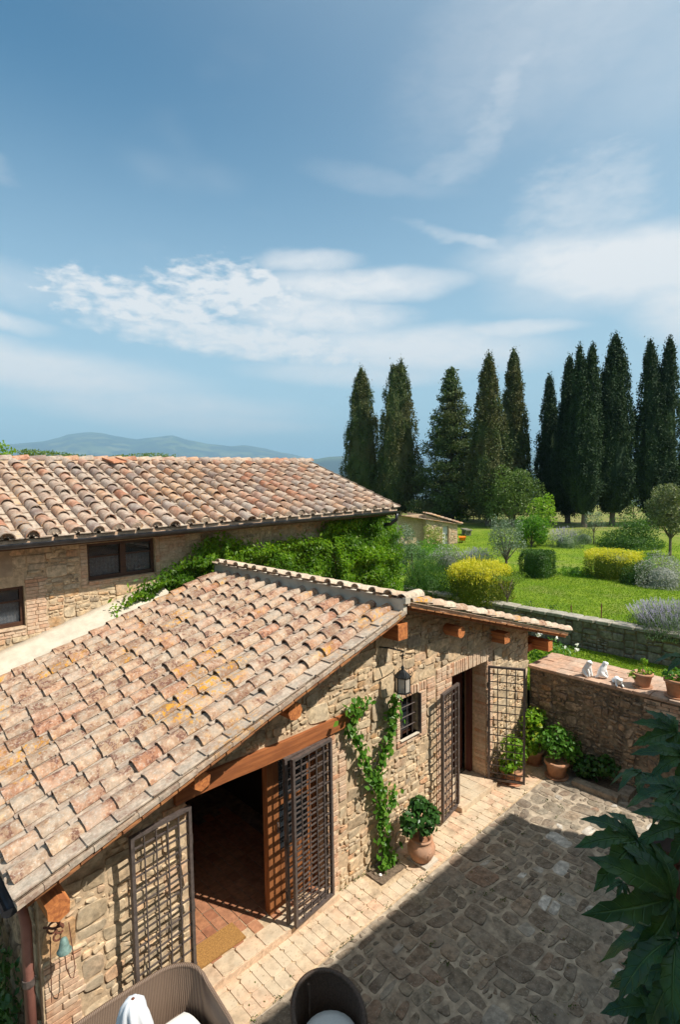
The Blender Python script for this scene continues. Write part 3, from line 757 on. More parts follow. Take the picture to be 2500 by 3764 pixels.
st = MB()
for i in range(nrow):
    for k in range(1, 14):
        M = fr @ Matrix.Translation((.2+i*.298+.215, 4.80+.334*k, .03)) @ Matrix.Rotation(R(-3.4), 4, 'Y') @ jm(vt)
        me = COVERS[(i+k) % 6]; st.add([M @ v.co for v in me.vertices], [tuple(p.vertices) for p in me.polygons])
st.build('far_slope_tiles', TILE1, roof, kind='stuff')
MB().box(5.76, 5.86, 4.74, 4.80, zr(5.8)-.03, zr(5.8)+.05).build('ridge_end', CEM, roof)
link('ridge_end_tile', COVERP[0], TILEP, roof, mtx=frame((1, 0, -.12), (0, 0, 1), (5.98, 4.84, zr(5.9)+.055)) @ Matrix.Rotation(.1, 4, 'Z'))
# gutter + downpipe
def gutter(mb, a, b, r=.065, n=8):
    a = Vector(a); b = Vector(b); d = (b-a).normalized(); side = d.cross(Vector((0, 0, 1))).normalized(); V = []
    for p in (a, b):
        for rad in (r, r-.006):
            for k in range(n+1):
                t = math.pi*k/n; V.append(p-side*rad*math.cos(t)-Vector((0, 0, 1))*rad*math.sin(t))
    m = n+1; F = []
    for k in range(n): F += [(k, k+1, 2*m+k+1, 2*m+k), (m+k+1, m+k, 3*m+k, 3*m+k+1)]
    F += [(0, 2*m, 3*m, m), (n, m+n, 3*m+n, 2*m+n)]
    mb.add(V, F)
    for p in (a, b): 
        c = len(mb.v); pts = [p-side*r*math.cos(math.pi*k/n)-Vector((0, 0, 1))*r*math.sin(math.pi*k/n) for k in range(n+1)]
        mb.add(pts+[q+d*.004 for q in pts], [tuple(range(n+1)), tuple(range(2*n+1, n, -1))])
    return mb
gt = gutter(MB(), (.985, 4.80, 2.165), (.985, 9.5, 2.165)).build('gutter', COPG, cot)
for y in (5.3, 6.2, 7.1, 8.0): MB().bar((.92, y, 2.17), (1.05, y, 2.17), .012).build('bracket', COPG, gt)
RP = simple('painted_downpipe', (.30, .13, .10), .5, 0, 5, .2)
dp = MB().tube([(1.0, 5.35, 2.10), (1.02, 5.33, 1.95), (1.17, 5.26, 1.80), (1.19, 5.25, 1.65), (1.19, 5.25, .05)], .045, 10).build('downpipe', RP, cot, True)
MB().tube([(1.19, 5.25, 1.1), (1.19, 5.25, 1.16)], .055, 10).build('pipe_collar', IRON, dp)
# doors (inner joinery)
def glazed_door(x0, x1, y, z0, z1, parent):
    d = MB(); sw = .085
    d.box(x0, x0+sw, y, y+.05, z0, z1); d.box(x1-sw, x1, y, y+.05, z0, z1); d.box(x0+sw, x1-sw, y, y+.05, z1-sw, z1)
    d.box(x0+sw, x1-sw, y, y+.05, z0, z0+.14); d.box(x0+sw, x1-sw, y+.015, y+.035, z0+.14, z0+.62); d.box(x0+sw, x1-sw, y, y+.05, z0+.62, z0+.72); d.box(x0+sw, x1-sw, y, y+.05, z0+1.3, z0+1.38)
    o = d.build('door', FRM, parent)
    MB().box(x0+sw, x1-sw, y+.02, y+.03, z0+.72, z0+1.3).build('pane', glassm('door_glass'), o)
    MB().box(x0+sw, x1-sw, y+.02, y+.03, z0+1.38, z1-sw).build('pane', glassm('door_glass'), o)
    MB().bar((x0+.04, y-.03, z0+1.0), (x0+.04, y-.03, z0+1.12), .02).build('handle', IRON, o)
    return o
MB().box(3.86, 3.95, 5.36, 5.46, .10, 2.17).build('door_frame', FRM, cot)
MB().box(4.60, 4.66, 5.36, 5.46, .10, 2.17).build('door_frame', FRM, cot)
glazed_door(3.96, 4.59, 5.38, .11, 2.16, cot)
dl_ = MB().box(2.70, 2.75, 5.45, 6.12, .11, 2.15).build('open_door', FRM, cot)
FRD = wood('dark_red_wood', (.10, .022, .012), (.06, .015, .01), 2)
MB().box(8.39, 8.455, 5.44, 5.54, .13, 2.19).build('door_frame', FRD, cot); MB().box(8.36, 8.40, 5.62, 6.3, .13, 2.17).build('open_door', FRD, cot)
# small barred window
wn = MB().box(6.12, 6.16, 5.26, 5.31, 1.60, 2.2).box(6.50, 6.54, 5.26, 5.31, 1.60, 2.2).box(6.16, 6.50, 5.26, 5.31, 1.60, 1.64).box(6.16, 6.50, 5.26, 5.31, 2.16, 2.2).build('window', WFR, cot)
MB().box(6.16, 6.50, 5.28, 5.29, 1.64, 2.16).build('pane', glassm('dark_pane'), wn)
for k in range(3):
    x = 6.20+.125*k; MB().tube([(x, 5.20, 1.585), (x, 5.20, 2.2)], .008, 6).build('bar', IRON, wn)
for k in range(3):
    z = 1.74+.155*k; MB().tube([(6.12, 5.192, z), (6.53, 5.192, z)], .009, 6).build('bar', IRON, wn)
MB().box(6.10, 6.55, 5.12, 5.26, 1.585, 1.60).build('sill', CEM, wn)
MB().box(6.535, 6.55, 5.10, 5.16, 1.58, 2.2).build('shutter_edge', IRON, wn)

# doormat
mt = MB(); cx_, cy_ = 3.10, 5.52
mt.box(2.84, 3.46, 5.30, 5.60, .096, .114)
mt.build('doormat', simple('coir', (.33, .17, .05), .95, 0, 60, .3, .6), label='ochre coir doormat lying inside the open left doorway of the cottage', cat='doormat')

# ================================================================ GATES
def gate(label, A, B, z0, z1, nv, nh, group='wrought iron lattice gates', post=.035, depth=.045, rodw=.012):
    A = Vector((*A, 0)); B = Vector((*B, 0)); d = (B-A); Lw = d.length; d.normalize(); nrm = d.cross(Vector((0, 0, 1)))
    t = thing('iron_gate', label, 'gate', (A.x, A.y, z0), 0, group)
    up = Vector((0, 0, 1))
    def P(s, z, o=0): return A+d*s+up*z+nrm*o
    f = MB()
    f.bar(P(0, z0), P(0, z1), post, depth, up=tuple(d.cross(up))); f.bar(P(Lw, z0), P(Lw, z1), post, depth, up=tuple(d.cross(up)))
    f.bar(P(post/2, z1-.017), P(Lw-post/2, z1-.017), depth, .034); f.bar(P(post/2, z0+.017), P(Lw-post/2, z0+.017), depth, .034)
    f.build('frame', IRON, t)
    for k in range(nv):
        s = Lw*(k+1)/(nv+1); MB().bar(P(s, z0+.03, -.006), P(s, z1-.03, -.006), rodw, rodw).build('bar', IRON, t)
    for k in range(nh):
        z = z0+(z1-z0)*(k+1)/(nh+1); MB().bar(P(.01, z, .007), P(Lw-.01, z, .007), rodw+.002, rodw+.002).build('crossbar', IRON, t)
    for z in (z0+.35, z0+1.0, z1-.35): MB().bar(P(-.02, z-.05), P(-.02, z+.05), .022).build('hinge', IRON, t)
    return t
gate('outer lattice leaf of the left doorway folded flat against the wall behind the wicker sofa', (2.64, 5.02), (2.02, 4.96), .10, 2.18, 4, 14)
gate('front lattice leaf standing over the right half of the left doorway', (4.62, 5.05), (3.96, 4.98), .12, 2.19, 4, 14)
gate('rear lattice leaf in front of the glazed wooden door', (3.93, 5.09), (4.58, 5.12), .12, 2.17, 4, 14)
gate('lattice leaf swung back against the wall left of the right doorway', (7.44, 5.06), (6.90, 4.97), .08, 2.12, 4, 14, post=.045)
gate('lattice leaf standing out from the wall right of the right doorway, above the potted plant', (8.45, 5.10), (8.72, 4.58), .10, 2.14, 3, 14, post=.04)

# ================================================================ LANTERN
lt = thing('wall_lantern', 'black iron hexagonal lantern hanging from the gable peak', 'lantern', (5.82, 4.86, 2.45))
MB().tube([(5.66, 5.16, 3.10), (5.72, 5.0, 3.10), (5.84, 4.86, 3.06), (5.83, 4.85, 3.0)], .010, 6).build('bracket', IRONB, lt)
LC = (5.82, 4.855)
MB().tube([(LC[0], LC[1], 3.02), (LC[0], LC[1], 2.96)], .014, 6).tube([(LC[0], LC[1], 2.97), (LC[0], LC[1], 2.84)], .006, 5).build('chain', IRONB, lt)
MB().lathe((LC[0], LC[1], 2.72), [(.118, -.012), (.128, 0), (.10, .015), (.06, .06), (.025, .085), (.018, .10), (.030, .112), (.018, .13), (.008, .15)], 6).build('lantern_roof', IRONB, lt)
fr_ = MB()
for k in range(6):
    a = math.pi/3*k; x_, y_ = LC[0]+.105*math.cos(a), LC[1]+.105*math.sin(a); fr_.tube([(x_, y_, 2.71), (x_*1.0, y_, 2.50)], .008, 5)
    fr_.tube([(LC[0]+.118*math.cos(a), LC[1]+.118*math.sin(a), 2.72), (LC[0]+.14*math.cos(a), LC[1]+.14*math.sin(a), 2.76), (LC[0]+.118*math.cos(a), LC[1]+.118*math.sin(a), 2.80)], .005, 4)
    fr_.tube([(x_, y_, 2.5), (LC[0]+.125*math.cos(a), LC[1]+.125*math.sin(a), 2.475)], .007, 4)
fr_.lathe((LC[0], LC[1], 2.49), [(.112, 0), (.118, .008), (.112, .018), (.06, .018), (.06, .0)], 6)
fr_.build('cage', IRONB, lt)
GLL = glassm('lantern_glass', (.55, .50, .44), .35, .75)
for k in range(6):
    a0, a1 = math.pi/3*k, math.pi/3*(k+1); r_ = .100
    p = [(LC[0]+r_*math.cos(a0), LC[1]+r_*math.sin(a0)), (LC[0]+r_*math.cos(a1), LC[1]+r_*math.sin(a1))]
    MB().add([(p[0][0], p[0][1], 2.51), (p[1][0], p[1][1], 2.51), (p[1][0], p[1][1], 2.705), (p[0][0], p[0][1], 2.705)], [(0, 1, 2, 3)]).build('pane', GLL, lt)

# ================================================================ BELL by the corner
bl = thing('wall_bell', 'green patinated bell with chains hanging on a rusty bracket below the cottage eave corner', 'bell', (1.40, 4.98, 1.4))
RUST = simple('rust', (.16, .06, .035), .8, .2, 20, .3)
MB().tube([(1.30, 5.14, 1.86), (1.32, 5.03, 1.84), (1.36, 4.96, 1.76), (1.40, 4.95, 1.68)], .012, 6).tube([(1.30, 5.14, 1.62), (1.34, 5.02, 1.66), (1.40, 4.95, 1.70)], .010, 6).build('bracket', RUST, bl)
sc_ = MB()
for (cx0, cz0, r_) in ((1.33, 1.70, .045), (1.38, 1.66, .035), (1.36, 1.60, .03)):
    sc_.tube([(cx0+r_*math.cos(t*.5), 4.99-.02*t/12, cz0+r_*math.sin(t*.5)) for t in range(12)], .009, 5)
sc_.build('scroll', RUST, bl)
MB().lathe((1.40, 4.95, 1.46), [(.058, 0), (.062, .008), (.045, .03), (.036, .08), (.026, .115), (.008, .125)], 14).build('bell_body', simple('verdigris', (.20, .30, .27), .7, .3, 25, .3), bl, True)
ch = MB()
ch.tube([(1.40, 4.95, 1.46), (1.41, 4.955, 1.30), (1.44, 4.96, 1.19), (1.465, 4.96, 1.17), (1.485, 4.97, 1.25), (1.475, 5.05, 1.62)], .0045, 4)
ch.tube([(1.315, 5.02, 1.60), (1.315, 5.05, 1.3), (1.31, 5.06, .98)], .004, 4)
ch.build('chain', RUST, bl)

# ================================================================ CLIMBER on the wall
def leafcloud(C, size, aspect=1.6, rn=None, up=0.0, nrm=None, fold=False):
    """C: Nx3 centres -> rhombic leaf faces"""
    n = len(C); rn = rn or np.random
    d = rn.normal(size=(n, 3)); d[:, 2] += up; d /= np.linalg.norm(d, axis=1)[:, None]
    q = rn.normal(size=(n, 3))
    if nrm is not None: q = q*.7+nrm
    sd = np.cross(d, q); sd /= np.linalg.norm(sd, axis=1)[:, None]+1e-9
    s = (size*rn.uniform(.6, 1.25, n))[:, None]
    a = C-d*s*.5; b = C+sd*s*.5/aspect; c = C+d*s*.5; e = C-sd*s*.5/aspect
    V = np.stack([a, b, c, e], 1).reshape(-1, 3); F = np.arange(4*n).reshape(-1, 4); return V, F
def hexleaf(C, size, rn, nrm, up=-.4):
    n = len(C); d = rn.normal(size=(n, 3))*.8; d[:, 2] += up; 
    q = rn.normal(size=(n, 3))*.5+nrm; q /= np.linalg.norm(q, axis=1)[:, None]
    d -= q*(d*q).sum(1)[:, None]; d /= np.linalg.norm(d, axis=1)[:, None]+1e-9; sd = np.cross(q, d)
    s = (size*rn.uniform(.6, 1.3, n))[:, None]
    pts = [C-d*s*.5, C-d*s*.1+sd*s*.32, C+d*s*.25+sd*s*.2-q*s*.05, C+d*s*.55-q*s*.1, C+d*s*.25-sd*s*.2-q*s*.05, C-d*s*.1-sd*s*.32]
    V = np.stack(pts, 1).reshape(-1, 3); b = np.arange(n)[:, None]*6
    F = np.concatenate([b+np.array([[0, 1, 2, 3]]), b+np.array([[0, 3, 4, 5]])], 0); return V, F
CLM = leafm('climber_leaf', [(.05, .14, .012), (.09, .22, .02), (.06, .17, .015), (.14, .27, .03), (.08, .19, .02)], .35, .4)
cl = thing('climbing_plant', 'Y-shaped green creeper climbing the cottage wall between the doorways', 'climbing plant', (5.57, 5.0, 0))
main = [(5.56, 4.98, .02), (5.60, 5.06, .3), (5.60, 5.09, .6), (5.57, 5.09, .85), (5.56, 5.09, 1.04), (5.46, 5.09, 1.30)]
lbr = [(5.46, 5.09, 1.30), (5.30, 5.09, 1.50), (5.22, 5.09, 1.72), (5.12, 5.09, 1.95), (5.03, 5.09, 2.10), (4.98, 5.09, 2.22), (5.10, 5.05, 2.42)]
rbr = [(5.46, 5.09, 1.30), (5.56, 5.09, 1.52), (5.70, 5.09, 1.72), (5.80, 5.09, 1.90), (5.86, 5.09, 2.12), (5.85, 5.09, 2.38)]
stm = MB(); stm.tube(main, [.022, .018, .016, .014, .013, .012], 6).tube(lbr, [.011, .010, .009, .008, .007, .006, .004], 5).tube(rbr, [.011, .010, .009, .008, .006, .004], 5).build('stem', BARK, cl)
rs = np.random.RandomState(5); PC = []
def along(path, n, spread, wfun=lambda t: 1):
    P = np.array(path); L = np.cumsum([0]+[np.linalg.norm(P[i+1]-P[i]) for i in range(len(P)-1)]); out = []
    tt = rs.uniform(0, L[-1], n)
    for t in tt:
        i = min(np.searchsorted(L, t)-1, len(P)-2); i = max(i, 0); u = (t-L[i])/(L[i+1]-L[i]); p = P[i]*(1-u)+P[i+1]*u
        wd = spread*wfun(t/L[-1]); o = rs.normal(size=3)*wd*np.array([1, .45, 1])
        out.append(p+o-np.array([0, .03+abs(rs.normal())*.03, 0]))
    return out
clump = lambda t: .7+.5*math.sin(t*19)*.6
PC += along(main, 330, .085, clump)+along(lbr, 230, .055, clump)+along(rbr, 280, .058, clump)
PC += [np.array([5.13+rs.normal()*.13, 5.02, 2.46+rs.normal()*.05]) for _ in range(60)]+[np.array([5.75+rs.normal()*.06, 4.98, .95+rs.normal()*.08]) for _ in range(40)]+[np.array([5.60+rs.normal()*.07, 4.95, .12+rs.normal()*.05]) for _ in range(60)]
PC = np.array(PC); PC[:, 1] = np.minimum(PC[:, 1], 5.11)
V, F = hexleaf(PC, .085, rs, np.array([.1, -1, .35])); fastmesh('leaves', V, F, CLM, cl, kind='stuff')

# ================================================================ pots
def pot(parent, c, r, h, mat=TERR, n=20, rim=True):
    prof = [(r*.68, 0), (r*.72, .01), (r*.95, h*.80), (r*1.08, h*.82), (r*1.10, h*.98), (r*1.05, h), (r*.92, h), (r*.88, h*.85), (0.01, h*.84)]
    MB().lathe(c, prof, n).build('pot', mat, parent, True)
def bush_leaves(parent, c, rx, ry, rz, n, size, mat, rs, up=.2, fold=True, name='leaves', shell=.6):
    v = rs.normal(size=(n, 3)); v /= np.linalg.norm(v, axis=1)[:, None]; rad = shell+(1-shell)*rs.rand(n)
    lump = np.array([1+.22*mnoise.noise((float(a[0])*1.7+c[0], float(a[1])*1.7, float(a[2])*1.7+c[1])) for a in v])
    P = v*(rad*lump)[:, None]*np.array([rx, ry, rz])+np.array(c)
    V, F = hexleaf(P, size, rs, v+np.array([0, 0, .5]), up) if fold else leafcloud(P, size, 1.8, rs, up)
    return fastmesh(name, V, F, mat, parent, kind='stuff')
DKG = leafm('glossy_leaf', [(.022, .07, .014), (.04, .11, .02), (.03, .09, .015), (.06, .14, .03)], .2, .35)
LMG = leafm('lemon_leaf', [(.13, .27, .02), (.22, .38, .025), (.08, .20, .018), (.42, .46, .04)], .4, .4)
MDG = leafm('mid_leaf', [(.05, .15, .015), (.09, .21, .02), (.06, .17, .02), (.14, .27, .04)], .35, .4)
pp = thing('potted_shrub', 'dark green shrub in a round terracotta jar beside the climbing plant', 'potted plant', (6.05, 4.73, 0))
MB().lathe((6.05, 4.73, .035), [(.11, 0), (.15, .04), (.195, .13), (.20, .19), (.17, .26), (.145, .29), (.165, .31), (.165, .325), (.13, .325), (.12, .28), (.01, .27)], 22).build('pot', TERR, pp, True)
MB().tube([(6.02+.05*math.cos(t*.7), 4.55-.012*math.sin(t*.7), .19+.05*math.sin(t*.7)) for t in range(10)], .009, 5).build('ring_relief', TERR, pp)
MB().box(5.93, 6.22, 4.56, 4.90, .0, .035).build('plinth', CEM, pp)
MB().tube([(6.05, 4.73, .3), (6.03, 4.74, .5)], .03, 6).build('stem', BARK, pp)
for k, (a, b, c_, r_) in enumerate(((5.88, 4.78, .68, .17), (6.16, 4.68, .66, .18), (6.02, 4.76, .84, .12), (5.79, 4.76, .60, .12), (6.28, 4.70, .58, .13), (6.04, 4.62, .58, .15), (6.14, 4.80, .78, .12))):
    bush_leaves(pp, (a, b, c_), r_, r_, r_*.85, 130, .085, DKG, rs, .1)
def potplant(label, x, y, z, r, h, blobs, mat, n=160, size=.08, group=None, extra=None, name='potted_plant'):
    t = thing(name, label, 'potted plant', (x, y, z), 0, group); pot(t, (x, y, z), r, h)
    MB().lathe((x, y, z), [(r*1.0, 0), (r*1.05, .02), (r*.98, .022), (r*.7, .012)], 18).build('saucer', TERR, t)
    st_ = MB()
    for (a, b, c_, r_) in blobs: st_.tube([(x, y, z+h*.8), (x+a*.6, y+b*.6, z+h+(c_)*.5), (x+a, y+b, z+h+c_)], .007, 4)
    st_.build('stem', BARK, t)
    for (a, b, c_, r_) in blobs: bush_leaves(t, (x+a, y+b, z+h+c_), r_, r_, r_*.9, n, size, mat, rs, -.2)
    return t
potplant('bright green potted plant on the ground behind the standing gate leaf', 8.82, 4.86, 0, .19, .24, [(-.1, -.02, .2, .2), (.15, 0, .16, .2), (.0, .02, .42, .2), (.12, .0, .34, .18), (-.18, 0, .1, .13)], LMG)
potplant('tall lemon-green potted plant in the corner where the cottage meets the courtyard wall', 9.70, 4.88, 0, .16, .27, [(-.1, 0, .3, .22), (.05, 0, .62, .22), (-.12, 0, .58, .2), (.1, -.05, .3, .2), (-.25, -.05, .15, .16)], LMG)
potplant('dark-leaved potted plant in a leaning terracotta pot in the shade of the courtyard wall', 9.55, 4.38, 0, .20, .30, [(-.05, .05, .25, .24), (.15, -.1, .30, .26), (-.15, .1, .4, .18), (.2, -.2, .12, .22), (.0, .0, .5, .18)], MDG)
dk = thing('shade_plant', 'very dark bushy plant in the stone-edged bed against the courtyard wall', 'plant', (9.78, 3.75, .05))
for (a, b, c_, r_) in ((9.78, 3.85, .3, .22), (9.80, 3.6, .38, .2), (9.75, 4.0, .22, .18)): bush_leaves(dk, (a, b, c_), r_, r_, r_, 220, .08, DKG, rs, .1)
MB().tube([(9.78, 3.75, .04), (9.78, 3.77, .35)], .02, 5).build('stem', BARK, dk)
# raised border
rb = thing('raised_bed', 'low stone-edged bed with dark plants at the foot of the courtyard wall', 'flower bed', (9.65, 3.6, 0))
MB().box(9.42, 9.60, 3.30, 4.05, -.02, .09).build('kerb', COB, rb); MB().box(9.60, 9.96, 3.18, 3.36, -.02, .085).build('kerb', COB, rb)
MB().box(9.60, 9.97, 3.36, 4.05, -.02, .05).build('soil', DIRT, rb)

# ================================================================ COURTYARD WALL with cap
cw = thing('courtyard_wall', 'rubble stone courtyard wall with a wide terracotta tiled top', 'wall', (10.0, 2.5, 0))
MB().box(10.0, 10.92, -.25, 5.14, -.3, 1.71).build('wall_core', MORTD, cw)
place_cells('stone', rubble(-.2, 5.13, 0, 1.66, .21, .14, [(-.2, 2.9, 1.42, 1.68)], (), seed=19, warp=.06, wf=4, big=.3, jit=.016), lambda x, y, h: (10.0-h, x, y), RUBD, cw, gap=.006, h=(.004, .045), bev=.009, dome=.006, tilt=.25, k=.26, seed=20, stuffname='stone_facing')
BW = []
for j in range(4):
    y = -.2+(j % 2)*.12
    while y < 2.9: BW.append(rect(y, y+.26, 1.43+j*.06, 1.43+(j+1)*.06)); y += .265
place_cells('brick', BW, lambda x, y, h: (10.0-h, x, y), BRK, cw, gap=.004, h=(.01, .025), bev=.005, dome=0, tilt=.03, k=.12, seed=21)
MB().box(9.95, 10.96, -.25, 5.13, 1.71, 1.745).build('cap_bed', BRK, cw)
CT = [rect(9.93+.26*i, 9.93+.26*(i+1), -.25+.27*j+(.0), -.25+.27*(j+1)) for i in range(4) for j in range(20) if -.25+.27*(j+1) < 5.16]
place_cells('cap_tile', CT, lambda x, y, h: (x, y, h+1.745), CAPM, cw, gap=.003, h=(.022, .032), bev=.004, dome=0, tilt=.02, k=.08, seed=22)
# items on the cap
def skin(verts, edges, radii, name, levels=2):
    me = bpy.data.meshes.new(name); me.from_pydata(verts, edges, []); o = bpy.data.objects.new('tmp', me); COL.objects.link(o)
    m = o.modifiers.new('s', 'SKIN'); 
    for i, r_ in enumerate(radii): me.skin_vertices[0].data[i].radius = (r_, r_) if not isinstance(r_, tuple) else r_
    me.skin_vertices[0].data[0].use_root = True
    ss = o.modifiers.new('ss', 'SUBSURF'); ss.levels = levels
    dg = bpy.context.evaluated_depsgraph_get(); out = bpy.data.meshes.new_from_object(o.evaluated_get(dg)); out.name = name
    bpy.data.objects.remove(o); out.shade_smooth(); out.materials.clear(); return out
def dog_sitting():
    V = [(0, 0, .07), (.02, 0, .12), (.05, 0, .17), (.065, 0, .205), (.085, 0, .245), (.115, 0, .235), (.135, 0, .228), (-.05, 0, .02), (-.09, 0, .015),
         (.02, .045, .055), (.065, .05, .035), (.10, .045, .012), (.02, -.045, .055), (.065, -.05, .035), (.10, -.045, .012),
         (.075, .03, .13), (.10, .03, .06), (.115, .03, .012), (.075, -.03, .13), (.10, -.03, .06), (.115, -.03, .012), (.075, .032, .26), (.06, .042, .225), (.075, -.032, .26), (.06, -.042, .225)]
    E = [(0, 1), (1, 2), (2, 3), (3, 4), (4, 5), (5, 6), (0, 7), (7, 8), (0, 9), (9, 10), (10, 11), (0, 12), (12, 13), (13, 14), (2, 15), (15, 16), (16, 17), (2, 18), (18, 19), (19, 20), (4, 21), (21, 22), (4, 23), (23, 24)]
    Rr = [.055, .052, .046, .034, .042, .026, .018, .018, .01, .034, .026, .014, .034, .026, .014, .022, .016, .015, .022, .016, .015, .014, .011, .014, .011]
    return skin(V, E, Rr, 'dog_body')
def dog_lying():
    V = [(0, 0, .045), (.07, 0, .048), (.13, 0, .055), (.17, 0, .085), (.20, 0, .11), (.235, 0, .098), (-.06, 0, .042), (-.12, .02, .018), (-.03, .055, .02), (.05, .06, .014), (-.03, -.055, .02), (.05, -.06, .014),
         (.14, .04, .02), (.22, .045, .013), (.14, -.04, .02), (.22, -.045, .013), (.19, .032, .12), (.175, .042, .09), (.19, -.032, .12), (.175, -.042, .09)]
    E = [(0, 1), (1, 2), (2, 3), (3, 4), (4, 5), (0, 6), (6, 7), (6, 8), (8, 9), (6, 10), (10, 11), (2, 12), (12, 13), (2, 14), (14, 15), (4, 16), (16, 17), (4, 18), (18, 19)]
    Rr = [.045, .046, .04, .03, .036, .022, .042, .012, .026, .014, .026, .014, .018, .013, .018, .013, .012, .01, .012, .01]
    return skin(V, E, Rr, 'dog_body')
DS = dog_sitting(); DL = dog_lying()
for (x, y, rz, sc_, lab, me) in ((10.10, 4.12, -1.9, 1.12, 'white dog figurine sitting upright, leftmost on the courtyard wall', DS), (10.17, 3.88, -.75, 1.08, 'white dog figurine sitting in profile, middle of the three on the wall', DS), (10.14, 3.58, -2.6, 1.15, 'white dog figurine lying down beside the pot on the wall', DL)):
    t = thing('dog_figurine', lab, 'figurine', (x, y, 1.777), rz, 'white dog figurines on the courtyard wall')
    o = link('body', me, WHT, t); o.location = (0, 0, 0); o.scale = (sc_,)*3
    cl_ = MB().tube([(.068+.03*math.cos(a*.785), .036*math.sin(a*.785), .205 if me is DS else .09) for a in range(9)], .005, 5) if me is DS else MB().tube([(.165, .033*math.cos(a*.785), .085+.03*math.sin(a*.785)) for a in range(9)], .005, 5)
    o2 = cl_.build('collar', simple('grey_paint', (.35, .34, .33), .6), t, world=False); o2.scale = (sc_,)*3
potplant('terracotta pot with a sparse yellow-green succulent on the wall beside the lying dog', 10.24, 3.20, 1.777, .155, .25, [(0, 0, .06, .1), (-.12, .12, -.04, .08), (.03, 0, .18, .06), (.1, -.1, 0, .07)], LMG, 60, .05)
potplant('terracotta pot at the right end of the courtyard wall top', 10.17, 2.66, 1.777, .18, .30, [(0, 0, .06, .14), (-.1, .1, .06, .1), (.1, -.1, .08, .1)], MDG, 90, .06)
# white flowers behind the wall corner
fl = thing('flowering_shrub', 'low green shrub with white flowers behind the wall corner next to the cottage eave', 'shrub', (11.25, 5.1, .86))
bush_leaves(fl, (11.2, 5.3, 1.55), .35, .55, .45, 900, .06, MDG, rs, .2)
WF = leafm('white_petal', [(.75, .72, .70), (.8, .78, .76)], .3, .6)
for k in range(9):
    c = (11.05+rs.rand()*.4, 4.65+rs.rand()*1.0, 1.75+rs.rand()*.3)
    V, F = hexleaf(np.array([c]*7)+rs.normal(size=(7, 3))*.02, .06, rs, np.array([-.5, -.5, .6])); fastmesh('flower', V, F, WF, fl)

# ================================================================ TERRACE WALL
tw = thing('retaining_wall', 'grey stone retaining wall holding up the upper lawn behind the lower grass strip', 'wall', (14.55, 2, .8))
MB().box(14.53, 14.78, -12, 14, .5, 1.60).build('wall_core', MORTD, tw)
GRS = stone('grey_rubble', [(.22, .20, .16), (.28, .25, .19), (.17, .155, .12), (.33, .29, .23), (.2, .18, .13), (.36, .34, .28)], 12, .5, (.10, .11, .06), .5)
place_cells('stone', rubble(-1, 12.5, .84, 1.58, .34, .22, (), (), seed=23, warp=.03, big=.6), lambda x, y, h: (14.53-h, x, y), GRS, tw, gap=.012, h=(.01, .04), bev=.014, dome=.006, tilt=.1, k=.3, seed=24)
CPS = []; y = -6
while y < 13.5: w_ = rn.uniform(.35, .6); CPS.append(rect(14.46, 14.84, y, y+w_)); y += w_
place_cells('cap_stone', CPS, lambda x, y, h: (x, y, h+1.60), stone('cap_grey', [(.36, .33, .27), (.42, .37, .3), (.30, .27, .22)], 10, .35, (.2, .2, .12), .4), tw, gap=.006, h=(.05, .07), bev=.012, dome=.004, tilt=.04, k=.15, seed=25)

# ================================================================ FARMHOUSE (far house)
fh = thing('farmhouse', 'long stone farmhouse with weathered tile roof and brown windows behind the cottage', 'house', (6, 9.9, 0))
YF = 9.92; ZE = 4.60; YR = 12.9; YE = 9.36; s3 = (5.86-ZE)/(YR-YE); XE = 11.08
fw = MB()
FW1 = (3.49, 4.72, 3.72, 4.37); FW2 = (1.40, 2.49, 3.15, 3.80)
for (a, b, z0, z1) in ((-3, 1.40, -.3, 4.66), (1.40, 2.49, -.3, 3.15), (1.40, 2.49, 3.80, 4.66), (2.49, 3.49, -.3, 4.66), (3.49, 4.72, -.3, 3.72), (3.49, 4.72, 4.37, 4.66), (4.72, XE-.25, -.3, 4.66)):
    fw.box(a, b, YF, YF+.45, z0, z1)
fw.build('facade', MORT, fh)
fb = MB(); fb.box(XE-.65, XE-.25, YF+.45, 16, -.3, 4.66); fb.box(-3, XE-.65, 15.6, 16, -.3, 4.66); fb.box(-3, -2.6, YF+.45, 15.6, -.3, 4.66)
fb.add([(XE-.27, YF, 4.66), (XE-.27, 15.9, 4.66), (XE-.27, YR, 5.75), (XE-.6, YF, 4.66), (XE-.6, 15.9, 4.66), (XE-.6, YR, 5.75)], [(0, 1, 2), (5, 4, 3)]); fb.box(-3, XE-.65, YF+.45, 15.6, 2.6, 2.7)
fb.build('wall', MORTD, fh)
ex2 = [(3.36, 4.80, 3.62, 4.66), (1.2, 2.80, 3.0, 3.95), (-3, 2.3, 3.95, 4.66), (4.8, 5.35, 3.9, 4.66)]
PLS = rubble(2.0, 10.8, 2.9, 4.6, .36, .20, ex2, (), seed=26, warp=.03, big=.5)
place_cells('stone', PLS, lambda x, y, h: (x, YF-h, y), RUB, fh, gap=.005, h=(.004, .024), bev=.006, dome=.003, tilt=.12, k=.2, seed=27, stuffname='stone_facing')
MB().box(-3, 2.34, YF-.018, YF-.001, 3.98, 4.62).build('render_patch', PLA, fh)
BR = []
brickzone(2.50, 2.80, 3.0, 3.92, .06, .1, .2); brickzone(4.73, 4.80, 3.66, 4.4, tooth=0); brickzone(4.80, 5.34, 3.92, 4.4, .06, tooth=.0); brickzone(3.37, 3.485, 3.62, 4.4, tooth=0); brickzone(3.49, 4.8, 3.60, 3.70, .05, tooth=0); brickzone(1.4, 2.49, 3.0, 3.145, .05, tooth=0)
